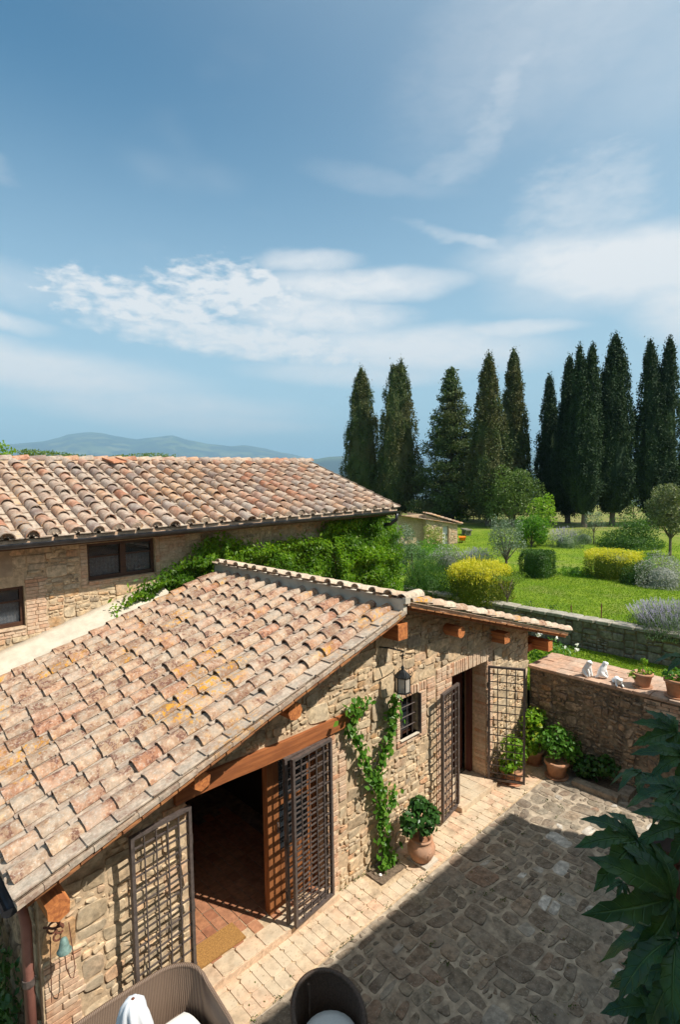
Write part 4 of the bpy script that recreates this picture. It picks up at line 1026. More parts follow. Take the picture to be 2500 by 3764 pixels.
place_cells('brick', BR, lambda x, y, h: (x, YF-h, y), BRK, fh, gap=.004, h=(.008, .02), bev=.005, dome=0, tilt=.03, k=.12, seed=28)
CURT = simple('lace_curtain', (.62, .64, .66), .9, 0, 30, .25)
def casement(x0, x1, z0, z1):
    y = YF+.10; f = MB(); s_ = .055; xm = (x0+x1)/2+.03
    f.box(x0, x0+s_, y-.03, y+.05, z0, z1); f.box(x1-s_, x1, y-.03, y+.05, z0, z1); f.box(x0+s_, x1-s_, y-.03, y+.05, z1-s_, z1); f.box(x0+s_, x1-s_, y-.03, y+.05, z0, z0+s_*1.2); f.box(xm-.05, xm+.05, y-.035, y+.04, z0+s_*1.2, z1-s_)
    o = f.build('window', WFR, fh)
    for (a, b) in ((x0+s_, xm-.05), (xm+.05, x1-s_)):
        zz = z0+s_*1.2+(z1-z0-2.2*s_)*.64
        MB().box(a, b, y, y+.03, zz-.014, zz+.014).build('muntin', WFR, o)
        MB().box(a, b, y+.012, y+.018, z0+s_*1.2, zz-.014).build('pane', glassm('window_glass', (.05, .06, .07), .03, .42), o)
        MB().box(a, b, y+.012, y+.018, zz+.014, z1-s_).build('pane', glassm('window_glass'), o)
        cm = MB(); nn = 26
        for i in range(nn+1):
            xx = a+(b-a)*i/nn; yy = y+.06+.012*math.sin(i*1.9); cm.v += [(xx, yy, z0+.03), (xx, yy, zz+.01)]
        for i in range(nn): cm.f.append((2*i, 2*i+2, 2*i+3, 2*i+1))
        cm.build('curtain', CURT, o, True)
    MB().box(x0, x1, YF-.03, YF+.068, z0-.03, z0-.002).build('sill', BRK, o)
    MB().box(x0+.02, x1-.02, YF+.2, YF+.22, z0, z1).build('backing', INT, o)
casement(*FW1); casement(*FW2)
# roof
def zf(y): return ZE+s3*(y-YE)
fr2 = MB(); fr2.prismy(-3.2, XE, YE+.02, YR, zf(YE)-.06, zf(YE)-.012, zf(YR)-.012, zf(YR)-.06)
fr2.prismy(-3.2, XE, YR, 16.5, zf(YR)-.06, zf(YR)-.012, zf(YR)-.012-s3*3.6, zf(YR)-.06-s3*3.6)
froof = fr2.build('roof', BRK, fh)
rt2 = random.Random(43); th3 = math.atan(s3); dn3 = Vector((0, -math.cos(th3), -math.sin(th3))); nn3 = Vector((0, -math.sin(th3), math.cos(th3)))
L3 = (YR-YE)/math.cos(th3); colsx = [1.98+.3335*k for k in range(27)]
# keep 300 covers / 300 pans as parts, hidden left end as one mesh
tile_field(froof, Vector((0, YR, zf(YR))), dn3, nn3, L3, colsx, .335, COVER2, PANS2, TILE2, TILE2 if False else PAN, rt2, lift=.03, coveroff=.1665)
fr3 = frame(dn3, nn3, Vector((0, YR, zf(YR)))); st = MB()
for k in range(1, 15):
    for i in range(11):
        M = fr3 @ Matrix.Translation((L3-.215-i*.335, 1.98-.3335*k, .03)) @ Matrix.Rotation(R(-3.4), 4, 'Y'); me = COVER2[(i+k) % 6]; st.add([M @ v.co for v in me.vertices], [tuple(p.vertices) for p in me.polygons])
st.build('outer_tiles', TILE2, froof, kind='stuff')
for k in range(30):      # ridge caps
    x = 1.6+k*.325
    M = frame((1, 0, 0), (0, 0, 1), (x, YR, zf(YR)+.035)) @ Matrix.Rotation(R(-3)+rt2.uniform(-.02, .02), 4, 'Y') @ jm(rt2, .04, .03)
    link('ridge_tile', COVER2[k % 6], TILE2, froof, mtx=M)
MB().box(1.3, XE, YR-.16, YR-.09, zf(YR)-.05, zf(YR)+.02).build('ridge_bed', BRK, froof)
for i in range(11):      # right verge
    M = fr3 @ Matrix.Translation((L3-.2-i*.335, XE-.06, .035)) @ Matrix.Rotation(R(-3.4), 4, 'Y') @ jm(rt2, .03)
    link('verge_tile', PANS[i % 4], PAN, froof, mtx=M)
PLUG = MB(); PLUG.v = [(.0, -.1+.0, -.005)]+[(.0, -.1*math.cos(math.pi*k/8), .088*math.sin(math.pi*k/8)) for k in range(9)]; PLUG.v += [(x_-.05, y_, z_) for x_, y_, z_ in PLUG.v]; PLUG.f = [tuple(range(1, 10)), tuple(range(19, 10, -1))]+[(k, k+10, k+11, k+1) for k in range(1, 9)]
plm = PLUG.mesh('mortar_plug')
for a in colsx:
    link('mortar_plug', plm, PAN, froof, mtx=fr3 @ Matrix.Translation((L3-.012+.0, a+.1665, .035)))
M = frame((.15, -1, -.18), (.0, -.25, 1), (5.12, 12.62, zf(12.62)+.13)); 
link('loose_tile', pan_mesh(.5, .33, .36), tilemat('red_tile', [(.50, .21, .11), (.54, .24, .13)], .2, .1), froof, mtx=M, label='loose flat red tile lying near the ridge')
fg = gutter(MB(), (-3.2, YE-.055, ZE-.06), (XE, YE-.055, ZE-.06), .07).build('gutter', COPG, fh)
MB().prismy(-3.2, XE-.02, YE+.03, YF, zf(YE)-.16, zf(YE)-.065, zf(YF)-.065, zf(YF)-.16).build('eave_boarding', wood('eave_wood', (.16, .08, .045), (.10, .05, .03), 0), fh)
MB().tube([(XE-.1, YE-.05, ZE-.12), (XE-.1, YE-.04, ZE-.28), (XE-.17, YE+.1, ZE-.40), (XE-.3, YE+.4, ZE-.45), (XE-.3, YF-.08, ZE-.5), (XE-.3, YF-.08, 0)], .045, 8).build('downpipe', COPG, fh, True)
# cement fillet where the cottage roof meets the farmhouse
fi = MB(); N = 40
for i in range(N+1):
    x = .9+(4.75-.9)*i/N; k = 1-.35*i/N
    za = zl(x)+.035+.010*mnoise.noise((x*4, 0, 0)); zb = zl(x)+.05+.27*k+.02*mnoise.noise((x*3, 5, 0))
    fi.v += [(x, 9.40+.03*mnoise.noise((x*5, 2, 0)), za), (x, 9.62, za+.10*k), (x, 9.80, (za+.14*k+zb)/2), (x, 9.925, zb), (x, 9.925, za-.3), (x, 9.45, za-.2)]
for i in range(N):
    for k in range(6): a = i*6+k; b = i*6+(k+1) % 6; fi.f.append((a, b, b+6, a+6))
fi.build('cement_fillet', CEM, fh, True)

# big climber on the farmhouse
vp = [(3.75, 3.05), (4.3, 3.50), (5.3, 3.88), (5.7, 4.20), (6.0, 4.27), (6.3, 4.15), (6.9, 3.98), (7.8, 4.05), (8.75, 4.02), (8.95, 4.35), (9.4, 4.40), (10.7, 4.50), (11.15, 4.1), (11.25, 3.2), (11.3, 1.6), (6.5, 1.6), (6.0, 3.2), (5.5, 3.3), (4.6, 3.2)]
def inpoly(x, y, P):
    c = False; j = len(P)-1
    for i in range(len(P)):
        if (P[i][1] > y) != (P[j][1] > y) and x < (P[j][0]-P[i][0])*(y-P[i][1])/(P[j][1]-P[i][1])+P[i][0]: c = not c
        j = i
    return c
vine = thing('wisteria', 'large bright green wisteria covering the farmhouse wall and the back edge of the cottage roof', 'climbing plant', (9.5, 9.6, 0))
pts = []; rsv = np.random.RandomState(8)
while len(pts) < 34000:
    x, z = rsv.uniform(3.7, 11.35), rsv.uniform(1.6, 4.55)
    jx, jz = x+.13*rsv.normal(), z+.07*rsv.normal()
    if not inpoly(jx, jz, vp): continue
    if x < 9.6 and z < (zl(x) if x < 5.8 else zr(x))-.3: continue
    dep = .12+.34*max(0, mnoise.noise((x*1.6, z*2.4, 3))+.5)+ (.25 if x > 9 else 0)*max(0, min(1, (4.5-z)))
    if x < 6: dep = .1+.35*min(1, (6.3-x))*max(.3, mnoise.noise((x*3, z*4, 3))+.6)
    y = 9.86-dep*rsv.rand()**.45
    pts.append((x, y, z+.05*mnoise.noise((x*7, z*7, 1))))
pts = np.array(pts)
V, F = leafcloud(pts, .105, 2.6, rsv, -.9, np.array([0, -.8, .6]))
fastmesh('leaves', V, F, leafm('wisteria_leaf', [(.09, .20, .010), (.16, .29, .014), (.11, .23, .012), (.25, .37, .02), (.13, .26, .012)], .45, .45, (1.6, .03, .10, .008, .6)), vine, kind='stuff')
MB().tube([(10.8, 9.7, 0), (10.7, 9.75, 1.5), (10.4, 9.8, 3), (9.6, 9.8, 3.9)], [.06, .05, .04, .02], 7).tube([(10.6, 9.78, 2), (8.5, 9.82, 3.2), (6.5, 9.84, 3.8), (4.2, 9.84, 3.3)], [.04, .03, .02, .012], 6).build('stem', BARK, vine)
# creeper behind the ridge
rc = thing('ridge_creeper', 'green creeper showing just above the farmhouse ridge', 'climbing plant', (5, 13.3, 5.8))
pr = np.stack([np.where(rs.rand(2600) < .6, rs.uniform(3.4, 4.9, 2600), rs.uniform(5.2, 7.0, 2600)), 13.15+rs.uniform(-.12, .5, 2600), 5.90+rs.rand(2600)*.17], 1); pr[:, 2] += .06*np.sin(pr[:, 0]*2.2)-.035*np.maximum(0, pr[:, 0]-5.5)
V, F = leafcloud(pr, .05, 1.8, rs, .3); fastmesh('leaves', V, F, leafm('creeper_leaf', [(.06, .12, .02), (.12, .19, .03), (.15, .2, .05)]), rc, kind='stuff')
rc2 = thing('roof_weed', 'small yellow-green weed growing at the right end of the farmhouse ridge', 'plant', (11.15, 13.1, 5.7))
pr = np.stack([11.25+rs.normal(size=120)*.10, 13.0+rs.normal(size=120)*.08, 5.62+rs.normal(size=120)*.08], 1)
V, F = leafcloud(pr, .07, 1.8, rs, .3); fastmesh('leaves', V, F, MDG, rc2, kind='stuff')

# ================================================================ TREES
def npnoise(P, s, seed=0): return np.array([mnoise.noise((p[0]*s+seed, p[1]*s, p[2]*s)) for p in P])
CYP = leafm('lit_cypress_foliage', [(.030, .055, .016), (.055, .088, .022), (.04, .07, .018), (.095, .12, .034), (.065, .09, .025), (.12, .125, .04)], .14, .7, (.45, .11, .095, .035, .65))  # left-hand trees: sunlit look put into the foliage colour
CYP_SHADED = leafm('shaded_cypress_foliage', [(.020, .045, .015), (.034, .064, .019), (.028, .055, .017), (.045, .075, .024)], .07, .75, (.5, .012, .03, .012, .6))  # right-hand trees: same foliage, shade put into a darker colour
def cypress_mesh(H, Wd, seed, tips=((0, 0, 1.0),), n=22000, loose=.0, base=.9):
    r_ = np.random.RandomState(seed); P = []
    allP = []; allD = []
    cumw = [t[2]**2 for t in tips]; tot_ = sum(cumw)
    for (tx, ty, th_) in tips:
        m = int(n*(th_**2)/tot_); nc = m//44
        h = 1-(1-r_.rand(nc))**.5*1.0
        hh = base+(H*th_-base)*r_.rand(nc)**1.25
        t = (hh-base)/(H*th_-base)
        prof = np.minimum(1, (t/.16+.25))**.7*np.minimum(1, ((1-t)/.72))**.62
        ang = r_.uniform(0, 2*np.pi, nc); wv = Wd/2*(1 if len(tips) == 1 else .72)
        lob = 1+.07*np.sin(ang*3+t*5+seed)+.05*np.sin(ang*5-t*9+seed*2)+.09*r_.normal(size=nc)*(1+loose)
        rad = wv*1.08*prof*lob*(.78+.26*r_.rand(nc)**.5)
        cx_, cy_ = tx*t**.6+rad*np.cos(ang), ty*t**.6+rad*np.sin(ang)
        C = np.stack([cx_, cy_, hh], 1)
        k = 44; off = r_.normal(size=(nc, k, 3))*np.array([.085, .085, .27])*(.6+.6*r_.rand(nc))[:, None, None]
        Q = (C[:, None, :]+off).reshape(-1, 3); allP.append(Q)
    Q = np.concatenate(allP)
    V, F = leafcloud(Q, .155, 2.0, r_, .9)
    return V, F
def core_mesh(H, Wd, tips):
    mb = MB()
    for (tx, ty, th_) in tips:
        wv = Wd/2*(1 if len(tips) == 1 else .72)*.80; pts_ = []; rr2 = []
        for i in range(12):
            t = i/11; z = .95+(H*th_-.95)*t; pts_.append((tx*t**.6, ty*t**.6, z)); rr2.append(max(.03, wv*min(1, t/.16+.3)**.7*min(1, (1-t)/.72+.0)**.7))
        mb.tube(pts_, rr2, 9)
    return mb
def cypress(label, x, y, z, H, Wd, seed, tips=((0, 0, 1.0),), mat=CYP, n=36000, trunk=.9, rz=0, name='cypress_tree', cat='tree', group='cypresses along the garden edge', loose=0):
    t = thing(name, label, cat, (x, y, z), rz, group)
    V, F = cypress_mesh(H*.975, Wd, seed, tips, n, loose, max(.7, trunk))
    Vc = core_mesh(H, Wd, tips); b = len(V)
    o = fastmesh('crown', V, F, mat, kind='stuff'); o.parent = t
    c = Vc.build('inner_crown', mat, t, world=False)
    MB().tube([(0, 0, -.2), (0, 0, .5), (.02, 0, trunk+.6), (0, 0, H*.55)], [.26, .2, .17, .05], 8).build('trunk', BARK, t, world=False)
    return t
GZ = 1.48
cypress('tall narrow cypress at the left end of the row, just right of the farmhouse roof', 36.5, 34.9, GZ, 13.4, 3.5, 1)
cypress('broad cypress with a ragged double tip, second from the left in the row', 37.1, 31.3, GZ, 13.6, 4.6, 2, ((-.25, .1, .97), (.35, -.2, 1.0)), n=46000)
cypress('pointed cypress right of the loose spreading conifer', 36.8, 22.3, GZ, 12.5, 2.8, 3)
cypress('slim cypress touching the pointed one, with a gap of sky on its right', 41.0, 22.6, GZ, 13.6, 2.4, 4)
cypress('short cypress between two taller groups, with a side leader', 42.9, 20.6, GZ, 11.6, 2.6, 5, ((0, 0, 1.0), (.9, -.9, .80)), mat=CYP_SHADED)
cypress('very slim cypress pressed against the left side of a twin-tipped one', 42.2, 18.7, GZ, 12.5, 1.9, 6, mat=CYP_SHADED)
cypress('dark cypress with twin tips and a bare grey trunk above the lavender', 39.9, 16.5, GZ, 12.7, 2.5, 7, ((-.3, .3, 1.0), (.3, -.3, 1.0)), mat=CYP_SHADED, trunk=1.4, n=44000)
cypress('tallest cypress, with a bare trunk, behind the dark green juniper', 42.4, 15.5, GZ, 13.6, 3.1, 8, mat=CYP_SHADED, n=46000, trunk=1.3)
cypress('dark cypress with forked tip, second from the right edge', 44.0, 13.1, GZ, 13.2, 3.2, 9, ((-.45, .45, .99), (.5, -.5, 1.0)), mat=CYP_SHADED, n=46000)
cypress('cypress half cut off by the right edge of the photo', 46.4, 11.3, GZ, 8.8, 2.4, 10, mat=CYP_SHADED)
cypress('dark cypress standing further back, outside the right edge of the photo', 47.5, 8.6, GZ, 12.5, 3, 11, mat=CYP_SHADED, n=9000)
def conifer(label, x, y, z, H, Wd, seed):
    r_ = np.random.RandomState(seed); t_ = thing('conifer_tree', label, 'tree', (x, y, z)); Q = []; br = MB()
    for i in range(380):
        t = r_.rand()**1.3; hz_ = .5+(H-.6)*t; L = (Wd/2)*(1-t)**.80*(.62+.55*r_.rand())+.12; a = r_.uniform(0, 6.283)
        d = np.array([math.cos(a), math.sin(a), 0]); m = int(30+150*L/2.2)
        s = r_.rand(m)**.6*L; wz = -.14*s+.32*np.maximum(0, s-L*.6)
        p = np.array([0, 0, hz_])+d*s[:, None]; p[:, 2] += wz+r_.normal(size=m)*.15+.12*s
        sid = np.array([-d[1], d[0], 0]); p += sid*(r_.normal(size=m)*(.10+.20*s/L))[:, None]; Q.append(p)
        br.tube([(0, 0, hz_), tuple(np.array([0, 0, hz_-.1*L])+d*L*.85)], [.03, .008], 4)
    Q = np.concatenate(Q); V, F = leafcloud(Q, .19, 2.0, r_, .3)
    o = fastmesh('crown', V, F, leafm('conifer_foliage', [(.04, .07, .022), (.075, .11, .03), (.055, .09, .026), (.12, .15, .045)], .15, .7, (.5, .10, .10, .035, .6)), kind='stuff'); o.parent = t_
    br.build('branches', BARK, t_, world=False); MB().tube([(0, 0, -.2), (0, 0, H*.5), (0, 0, H-.2)], [.24, .14, .02], 8).build('trunk', BARK, t_, world=False)
conifer('wide loosely branched conifer between the cypresses', 38.6, 26.8, GZ, 12.4, 7.2, 30)
def tree(name, label, x, y, z, H, Wd, trunkh, mat, n=5000, size=.12, seed=1, nb=9, squash=1.0, aspect=1.8, group=None, up=.2, gaps=.0, cat='tree', tr=.06):
    r_ = np.random.RandomState(seed); t_ = thing(name, label, cat, (x, y, z), 0, group); Q = []; st_ = MB(); ch_ = H-trunkh
    st_.tube([(0, 0, -.1), (.02, .01, trunkh), (0, 0, trunkh+ch_*.5)], [tr, tr*.8, tr*.3], 7)
    for k in range(nb):
        a = k*2.399+seed; hh = trunkh+ch_*(.18+.68*((k+.5)/nb)); rad = Wd/2*(.62)*math.sqrt(max(.05, 1-((hh-trunkh-ch_*.42)/(ch_*.62))**2))*(.75+.3*r_.rand())
        c = np.array([rad*math.cos(a), rad*math.sin(a), hh]); s_ = Wd*.21*(.8+.4*r_.rand()); m = n//nb
        v = r_.normal(size=(m, 3)); v /= np.linalg.norm(v, axis=1)[:, None]; Q.append(c+v*(s_*(.45+.6*r_.rand(m)**.6))[:, None]*np.array([1, 1, squash]))
        st_.tube([(0, 0, trunkh*.8), tuple(c*.5+np.array([0, 0, trunkh*.4])), tuple(c)], [tr*.5, tr*.3, tr*.12], 4)
    Q = np.concatenate(Q); V, F = leafcloud(Q, size, aspect, r_, up)
    o = fastmesh('crown', V, F, mat, kind='stuff'); o.parent = t_; st_.build('trunk', BARK, t_, world=False); return t_
OLV = leafm('olive_leaf', [(.14, .19, .12), (.20, .26, .17), (.11, .16, .09), (.28, .33, .24)], .2, .5)
BAYL = leafm('bay_leaf', [(.08, .13, .03), (.13, .19, .045), (.10, .16, .035), (.18, .24, .07)], .25, .5)
YGL = leafm('yellowgreen_leaf', [(.16, .27, .02), (.24, .36, .03), (.13, .23, .02), (.32, .40, .05)], .45, .5)
BRG = leafm('bright_leaf', [(.07, .17, .015), (.12, .25, .02), (.09, .20, .018)], .4, .5)
HLM = leafm('holm_leaf', [(.13, .15, .06), (.20, .22, .09), (.09, .11, .04), (.30, .30, .16)], .2, .5)
tree('bay_tree', 'dense rounded grey-green tree in front of the cypresses', 37.2, 20.7, GZ, 4.3, 4.7, .7, BAYL, 17000, .15, 3, 14, tr=.16)
tree('lime_tree', 'bright green low bush at the tree line behind the shed', 39.0, 26.3, GZ, 1.6, 2.8, .2, BRG, 3000, .14, 4, 8)
tree('sapling', 'thin yellow-green sapling beside the olive tree', 29.1, 14.3, GZ, 2.85, 1.7, .9, YGL, 900, .16, 5, 9, tr=.03, cat='tree')
tree('leafy_bush', 'bright green bush at the foot of the yellow-green sapling', 27.9, 14.3, GZ, 1.6, 2.0, .15, BRG, 3500, .13, 6, 8, cat='bush')
tree('olive_tree', 'silvery olive tree left of the square clipped bush', 20.5, 11.6, GZ, 2.2, 1.7, .5, OLV, 3600, .09, 7, 12, aspect=3.2, tr=.06)
tree('olive_tree', 'silvery olive tree rising behind the right end of the wisteria', 17.0, 14.2, GZ, 2.1, 1.5, .3, OLV, 3200, .09, 8, 10, aspect=3.2)
tree('olive_tree', 'tiny young olive tree in front of the dark cypress trunk', 30.8, 12.2, GZ, 1.85, 1.1, .8, OLV, 700, .10, 9, 7, aspect=3.0, tr=.03)
tree('holm_oak', 'round-headed holm oak on a thin trunk by the right edge', 29.0, 8.0, GZ, 3.35, 2.3, .95, HLM, 7500, .11, 10, 14, tr=.07)
tree('tall_bush', 'tall grey-green leafy bush left of the yellow clipped bush', 15.6, 12.5, GZ, 1.6, 1.3, .1, leafm('sage_leaf', [(.09, .17, .06), (.13, .22, .08), (.08, .14, .05)], .3), 3200, .08, 12, 8, aspect=2.6, cat='bush')
tree('yellow_shrub', 'pale yellow flowering shrub in front of the shed', 23.6, 17.5, GZ, 1.3, 1.2, .1, leafm('pale_yellow', [(.35, .34, .10), (.22, .27, .06), (.42, .38, .16)], .3), 1500, .09, 13, 7, cat='bush')
tree('background_tree', 'light green tree top at the far left behind the farmhouse', 5.0, 24.5, -.3, 7.75, 2.4, 4.6, YGL, 1600, .18, 14, 10, tr=.12)
tree('background_bush', 'olive green bush between the cypress trunks near the right edge', 49.5, 16.4, GZ, 2.0, 1.6, .1, BAYL, 900, .14, 15, 6, cat='bush')
def bush(name, label, x, y, z, w_, d_, h, mat, n=3000, size=.07, box=False, seed=1, up=.4, aspect=2.0, spiky=0, group=None, topmat=None, topf=.3, cat='bush', rnd=5):
    r_ = np.random.RandomState(seed); t_ = thing(name, label, cat, (x, y, z), 0, group)
    if box:
        f = r_.randint(0, 5, n); u, v = r_.uniform(-1, 1, n), r_.uniform(-1, 1, n); P = np.zeros((n, 3)); dd = r_.rand(n)*.18
        for k, (ax, sg) in enumerate(((0, 1), (0, -1), (1, 1), (1, -1), (2, 1))):
            m = f == k; o = [i for i in range(3) if i != ax]; P[m, ax] = sg*(1-dd[m]); P[m, o[0]] = u[m]; P[m, o[1]] = v[m]
        P *= np.array([w_/2, d_/2, h/2])*(1+.05*r_.normal(size=(n, 1))); P[:, 2] += h/2
        # rounded corners
        a_, b_, c_ = np.abs(P[:, 0])/(w_/2), np.abs(P[:, 1])/(d_/2), np.maximum(0, (P[:, 2]/h-.5)*2)
        q_ = (a_**rnd+b_**rnd+c_**rnd)**(1/rnd)/np.maximum(np.maximum(a_, b_), c_); q_ = np.maximum(q_, 1)*(1+.10*npnoise(P, 2.6/w_, seed)); P[:, 0] /= q_; P[:, 1] /= q_; P[:, 2] = (P[:, 2]-h/2)/q_+h/2
    else:
        v = r_.normal(size=(n, 3)); v[:, 2] = np.abs(v[:, 2])*.9-.15; v /= np.linalg.norm(v, axis=1)[:, None]
        lump = 1+.18*npnoise(v, 2.2, seed)*1.6
        P = v*(lump*(.62+.42*r_.rand(n)**.7))[:, None]*np.array([w_/2, d_/2, h]); P[:, 2] = np.maximum(P[:, 2], .02)
    V, F = leafcloud(P, size, aspect, r_, up)
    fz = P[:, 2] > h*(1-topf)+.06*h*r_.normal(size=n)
    if topmat is None: o = fastmesh('foliage', V, F, mat, kind='stuff'); o.parent = t_
    else:
        def sub(m):
            idx = np.where(m)[0]; vi = (idx[:, None]*4+np.arange(4)).ravel(); return V[vi], np.arange(len(vi)).reshape(-1, 4)
        a, b = sub(~fz); o = fastmesh('foliage', a, b, mat, kind='stuff'); o.parent = t_
        a, b = sub(fz); o = fastmesh('top_growth', a, b, topmat, kind='stuff'); o.parent = t_
    if spiky:
        m = spiky; a = r_.uniform(0, 6.28, m); q = np.sqrt(r_.rand(m)); bx, by = q*np.cos(a)*w_*.42, q*np.sin(a)*d_*.42; hz_ = h*(.75+.3*r_.rand(m))*(1-.35*q*q)
        dx, dy = q*np.cos(a)*.25+r_.normal(size=m)*.05, q*np.sin(a)*.25+r_.normal(size=m)*.05
        A = np.stack([bx-.006, by, hz_*.5], 1); B = np.stack([bx+.006, by, hz_*.5], 1); C = np.stack([bx+dx, by+dy, hz_+.12], 1)
        S = (C-A)*.25; C1 = C+np.array([.018, 0, 0]); C2 = C-S+np.array([-.018, 0, 0])
        Vv = np.stack([A, B, C, C2, C1, C+S*.4], 1).reshape(-1, 3); bb = np.arange(m)[:, None]*6
        Ff = np.concatenate([bb+np.array([[0, 1, 2]]), bb+np.array([[3, 4, 5]])])
        o = fastmesh('flower_spikes', Vv, Ff, topmat or mat, kind='stuff'); o.parent = t_
    core = MB(); 
    if box: core.lathe((0, 0, 0), [(.40*w_, 0), (.44*w_, h*.3), (.42*w_, h*.7), (.30*w_, h*.85)], 12)
    else: core.lathe((0, 0, 0), [(.26*w_, 0), (.27*w_, h*.25), (.20*w_, h*.45), (.08*w_, h*.56)], 10)
    core.build('inner_foliage', mat, t_, world=False); return t_
BOXL = leafm('box_leaf', [(.035, .085, .012), (.055, .12, .016), (.045, .10, .014)], .2, .5)
YELT = leafm('golden_lit_leaf', [(0.595, 0.508, 0.024), (0.649, 0.545, 0.040), (0.451, 0.432, 0.024), (0.685, 0.603, 0.112)], .35, .5)  # yellow tops, brightened in the colour to look sunlit
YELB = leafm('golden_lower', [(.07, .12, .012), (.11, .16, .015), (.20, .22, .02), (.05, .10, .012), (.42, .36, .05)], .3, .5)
SIL = leafm('silver_leaf', [(.26, .27, .24), (.34, .35, .31), (.20, .21, .17), (.42, .42, .38)], .15, .7)
LAV = leafm('lavender_leaf', [(.11, .17, .07), (.15, .21, .10), (.09, .14, .055)], .25, .6)
LAVF = leafm('lavender_flower', [(.26, .22, .40), (.34, .30, .48), (.22, .21, .28), (.27, .28, .26)], .2, .7)
bush('clipped_bush', 'square clipped dark green bush on the lawn', 20.2, 10.1, GZ, 1.15, 1.15, 1.02, BOXL, 7000, .06, True, 1)
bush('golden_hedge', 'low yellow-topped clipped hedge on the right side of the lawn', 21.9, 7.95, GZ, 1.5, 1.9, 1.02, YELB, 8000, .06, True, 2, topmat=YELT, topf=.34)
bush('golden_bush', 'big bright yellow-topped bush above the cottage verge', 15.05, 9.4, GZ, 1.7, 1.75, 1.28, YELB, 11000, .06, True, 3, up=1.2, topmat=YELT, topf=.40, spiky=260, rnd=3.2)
bush('silver_bush', 'silver-grey shrub beside the yellow hedge at the right edge', 21.3, 6.1, GZ, 1.8, 1.8, 1.12, SIL, 6500, .07, False, 4, .8, 3.0)
bush('silver_bush', 'silver-topped dark mounded shrub between the wisteria and the lavender', 19.3, 13.6, GZ, 1.7, 1.6, .98, leafm('santolina_dark', [(.09, .11, .07), (.14, .16, .11)]), 4500, .06, False, 5, .6, 2.4, topmat=SIL, topf=.42)
bush('lavender_bush', 'faded grey-green lavender mound between the silver shrub and the olive tree', 20.2, 12.7, GZ, 1.6, 1.4, .80, LAV, 3200, .07, False, 6, 1.2, 3.6, topmat=LAVF, topf=.3, spiky=150)
bush('lavender_bush', 'large purple lavender clump on top of the retaining wall at the right', 15.15, 4.0, GZ, 1.7, 2.0, .72, LAV, 6500, .09, False, 7, 1.6, 5.0, topmat=LAVF, topf=.22, spiky=700)
bush('lavender_bush', 'distant grey lavender mound left of the juniper', 28.9, 12.9, GZ, 1.7, 1.9, .95, LAV, 2600, .09, False, 8, 1.2, 4.0, topmat=LAVF, topf=.35, spiky=160)
bush('lavender_bush', 'distant dark lavender mound under the twin-tipped cypress', 31.0, 12.8, GZ, 1.5, 1.6, .9, LAV, 1800, .09, False, 9, 1.2, 4.0)
JUN = leafm('juniper_leaf', [(.05, .11, .018), (.08, .16, .025), (.06, .13, .02), (.11, .19, .035)], .25, .6)
t_ = bush('juniper', 'wide spreading green juniper on the far lawn', 31.1, 10.5, GZ, 2.9, 3.0, 1.0, JUN, 4500, .12, False, 10, .7, 2.4)
V, F = leafcloud(np.array([.5, -.4, 1.1])+rs.normal(size=(2600, 3))*np.array([.6, .6, .26]), .12, 2.4, rs, .7); o = fastmesh('upper_foliage', V, F, JUN, kind='stuff'); o.parent = t_
bush('rosemary_hedge', 'dark upright green hedge behind the cottage roof, left of the yellow bush', 14.9, 11.3, GZ, 1.6, 1.9, 1.05, leafm('rosemary_leaf', [(.035, .09, .014), (.06, .14, .02), (.05, .11, .018)]), 6000, .09, False, 11, 1.8, 4.5, spiky=260)
bush('grey_bush', 'small grey-lilac bush at the foot of the wisteria', 14.9, 13.4, GZ, .9, .9, .8, SIL, 1500, .06, False, 12, .8, 3)
bush('low_plants', 'low leafy plants on the lawn between the two clipped bushes', 21.3, 9.1, GZ, .9, 1.3, .34, BRG, 900, .07, False, 13, .7, cat='plant')
bush('dark_bush', 'low dark bush between the yellow hedge and the silver shrub', 21.3, 6.9, GZ, 1.3, 1.1, .72, BOXL, 2600, .07, False, 14)
bush('background_bush', 'pale green low shrub on the lawn behind the silver shrub', 24.5, 8.0, GZ, 1.5, 1.5, .7, BRG, 1500, .09, False, 15)
bush('garden_greens', 'bright green low planting in front of the shed', 21.5, 16.2, GZ, 2.4, 2.2, .8, BRG, 3500, .08, False, 16)
# bare topped shrub
bs_ = thing('umbrella_shrub', 'small flat-topped shrub with bare forked stems by the retaining wall', 'bush', (15.0, 8.45, GZ)); sm = MB(); r_ = np.random.RandomState(6); tips = []
sm.tube([(0, 0, -.1), (.01, 0, .22)], .022, 6)
for k in range(16):
    a = k*.9; L = .25+.3*r_.rand(); p1 = (.12*math.cos(a), .12*math.sin(a), .5); p2 = (L*math.cos(a)*1.0, L*math.sin(a)*1.0, .86+.08*r_.rand()); sm.tube([(.01, 0, .2), p1, p2], [.013, .009, .004], 4); tips.append(p2)
sm.build('stems', BARK, bs_, world=False)
Q = np.concatenate([np.array(p)+r_.normal(size=(75, 3))*np.array([.12, .12, .045]) for p in tips]); V, F = leafcloud(Q, .05, 1.8, r_, .5); o = fastmesh('leaves', V, F, leafm('olive_green_leaf', [(.12, .20, .02), (.18, .25, .03), (.09, .16, .02)]), bs_.parent, kind='stuff'); o.parent = bs_
# stakes
for (x, y, h, lab) in ((14.95, 6.50, .36, 'short thin stake in the lawn edge, left of the taller one'), (15.0, 5.72, .52, 'taller rusty stake in the lawn edge above the retaining wall')):
    s_ = thing('stake', lab, 'stake', (x, y, GZ), 0, 'stakes along the retaining wall'); MB().tube([(0, 0, -.05), (.01, 0, h)], .014, 6).build('rod', RUST, s_, world=False); MB().tube([(0, 0, h*.8), (.02, .01, h*.8+.02)], .02, 5).build('tie', RUST, s_, world=False)
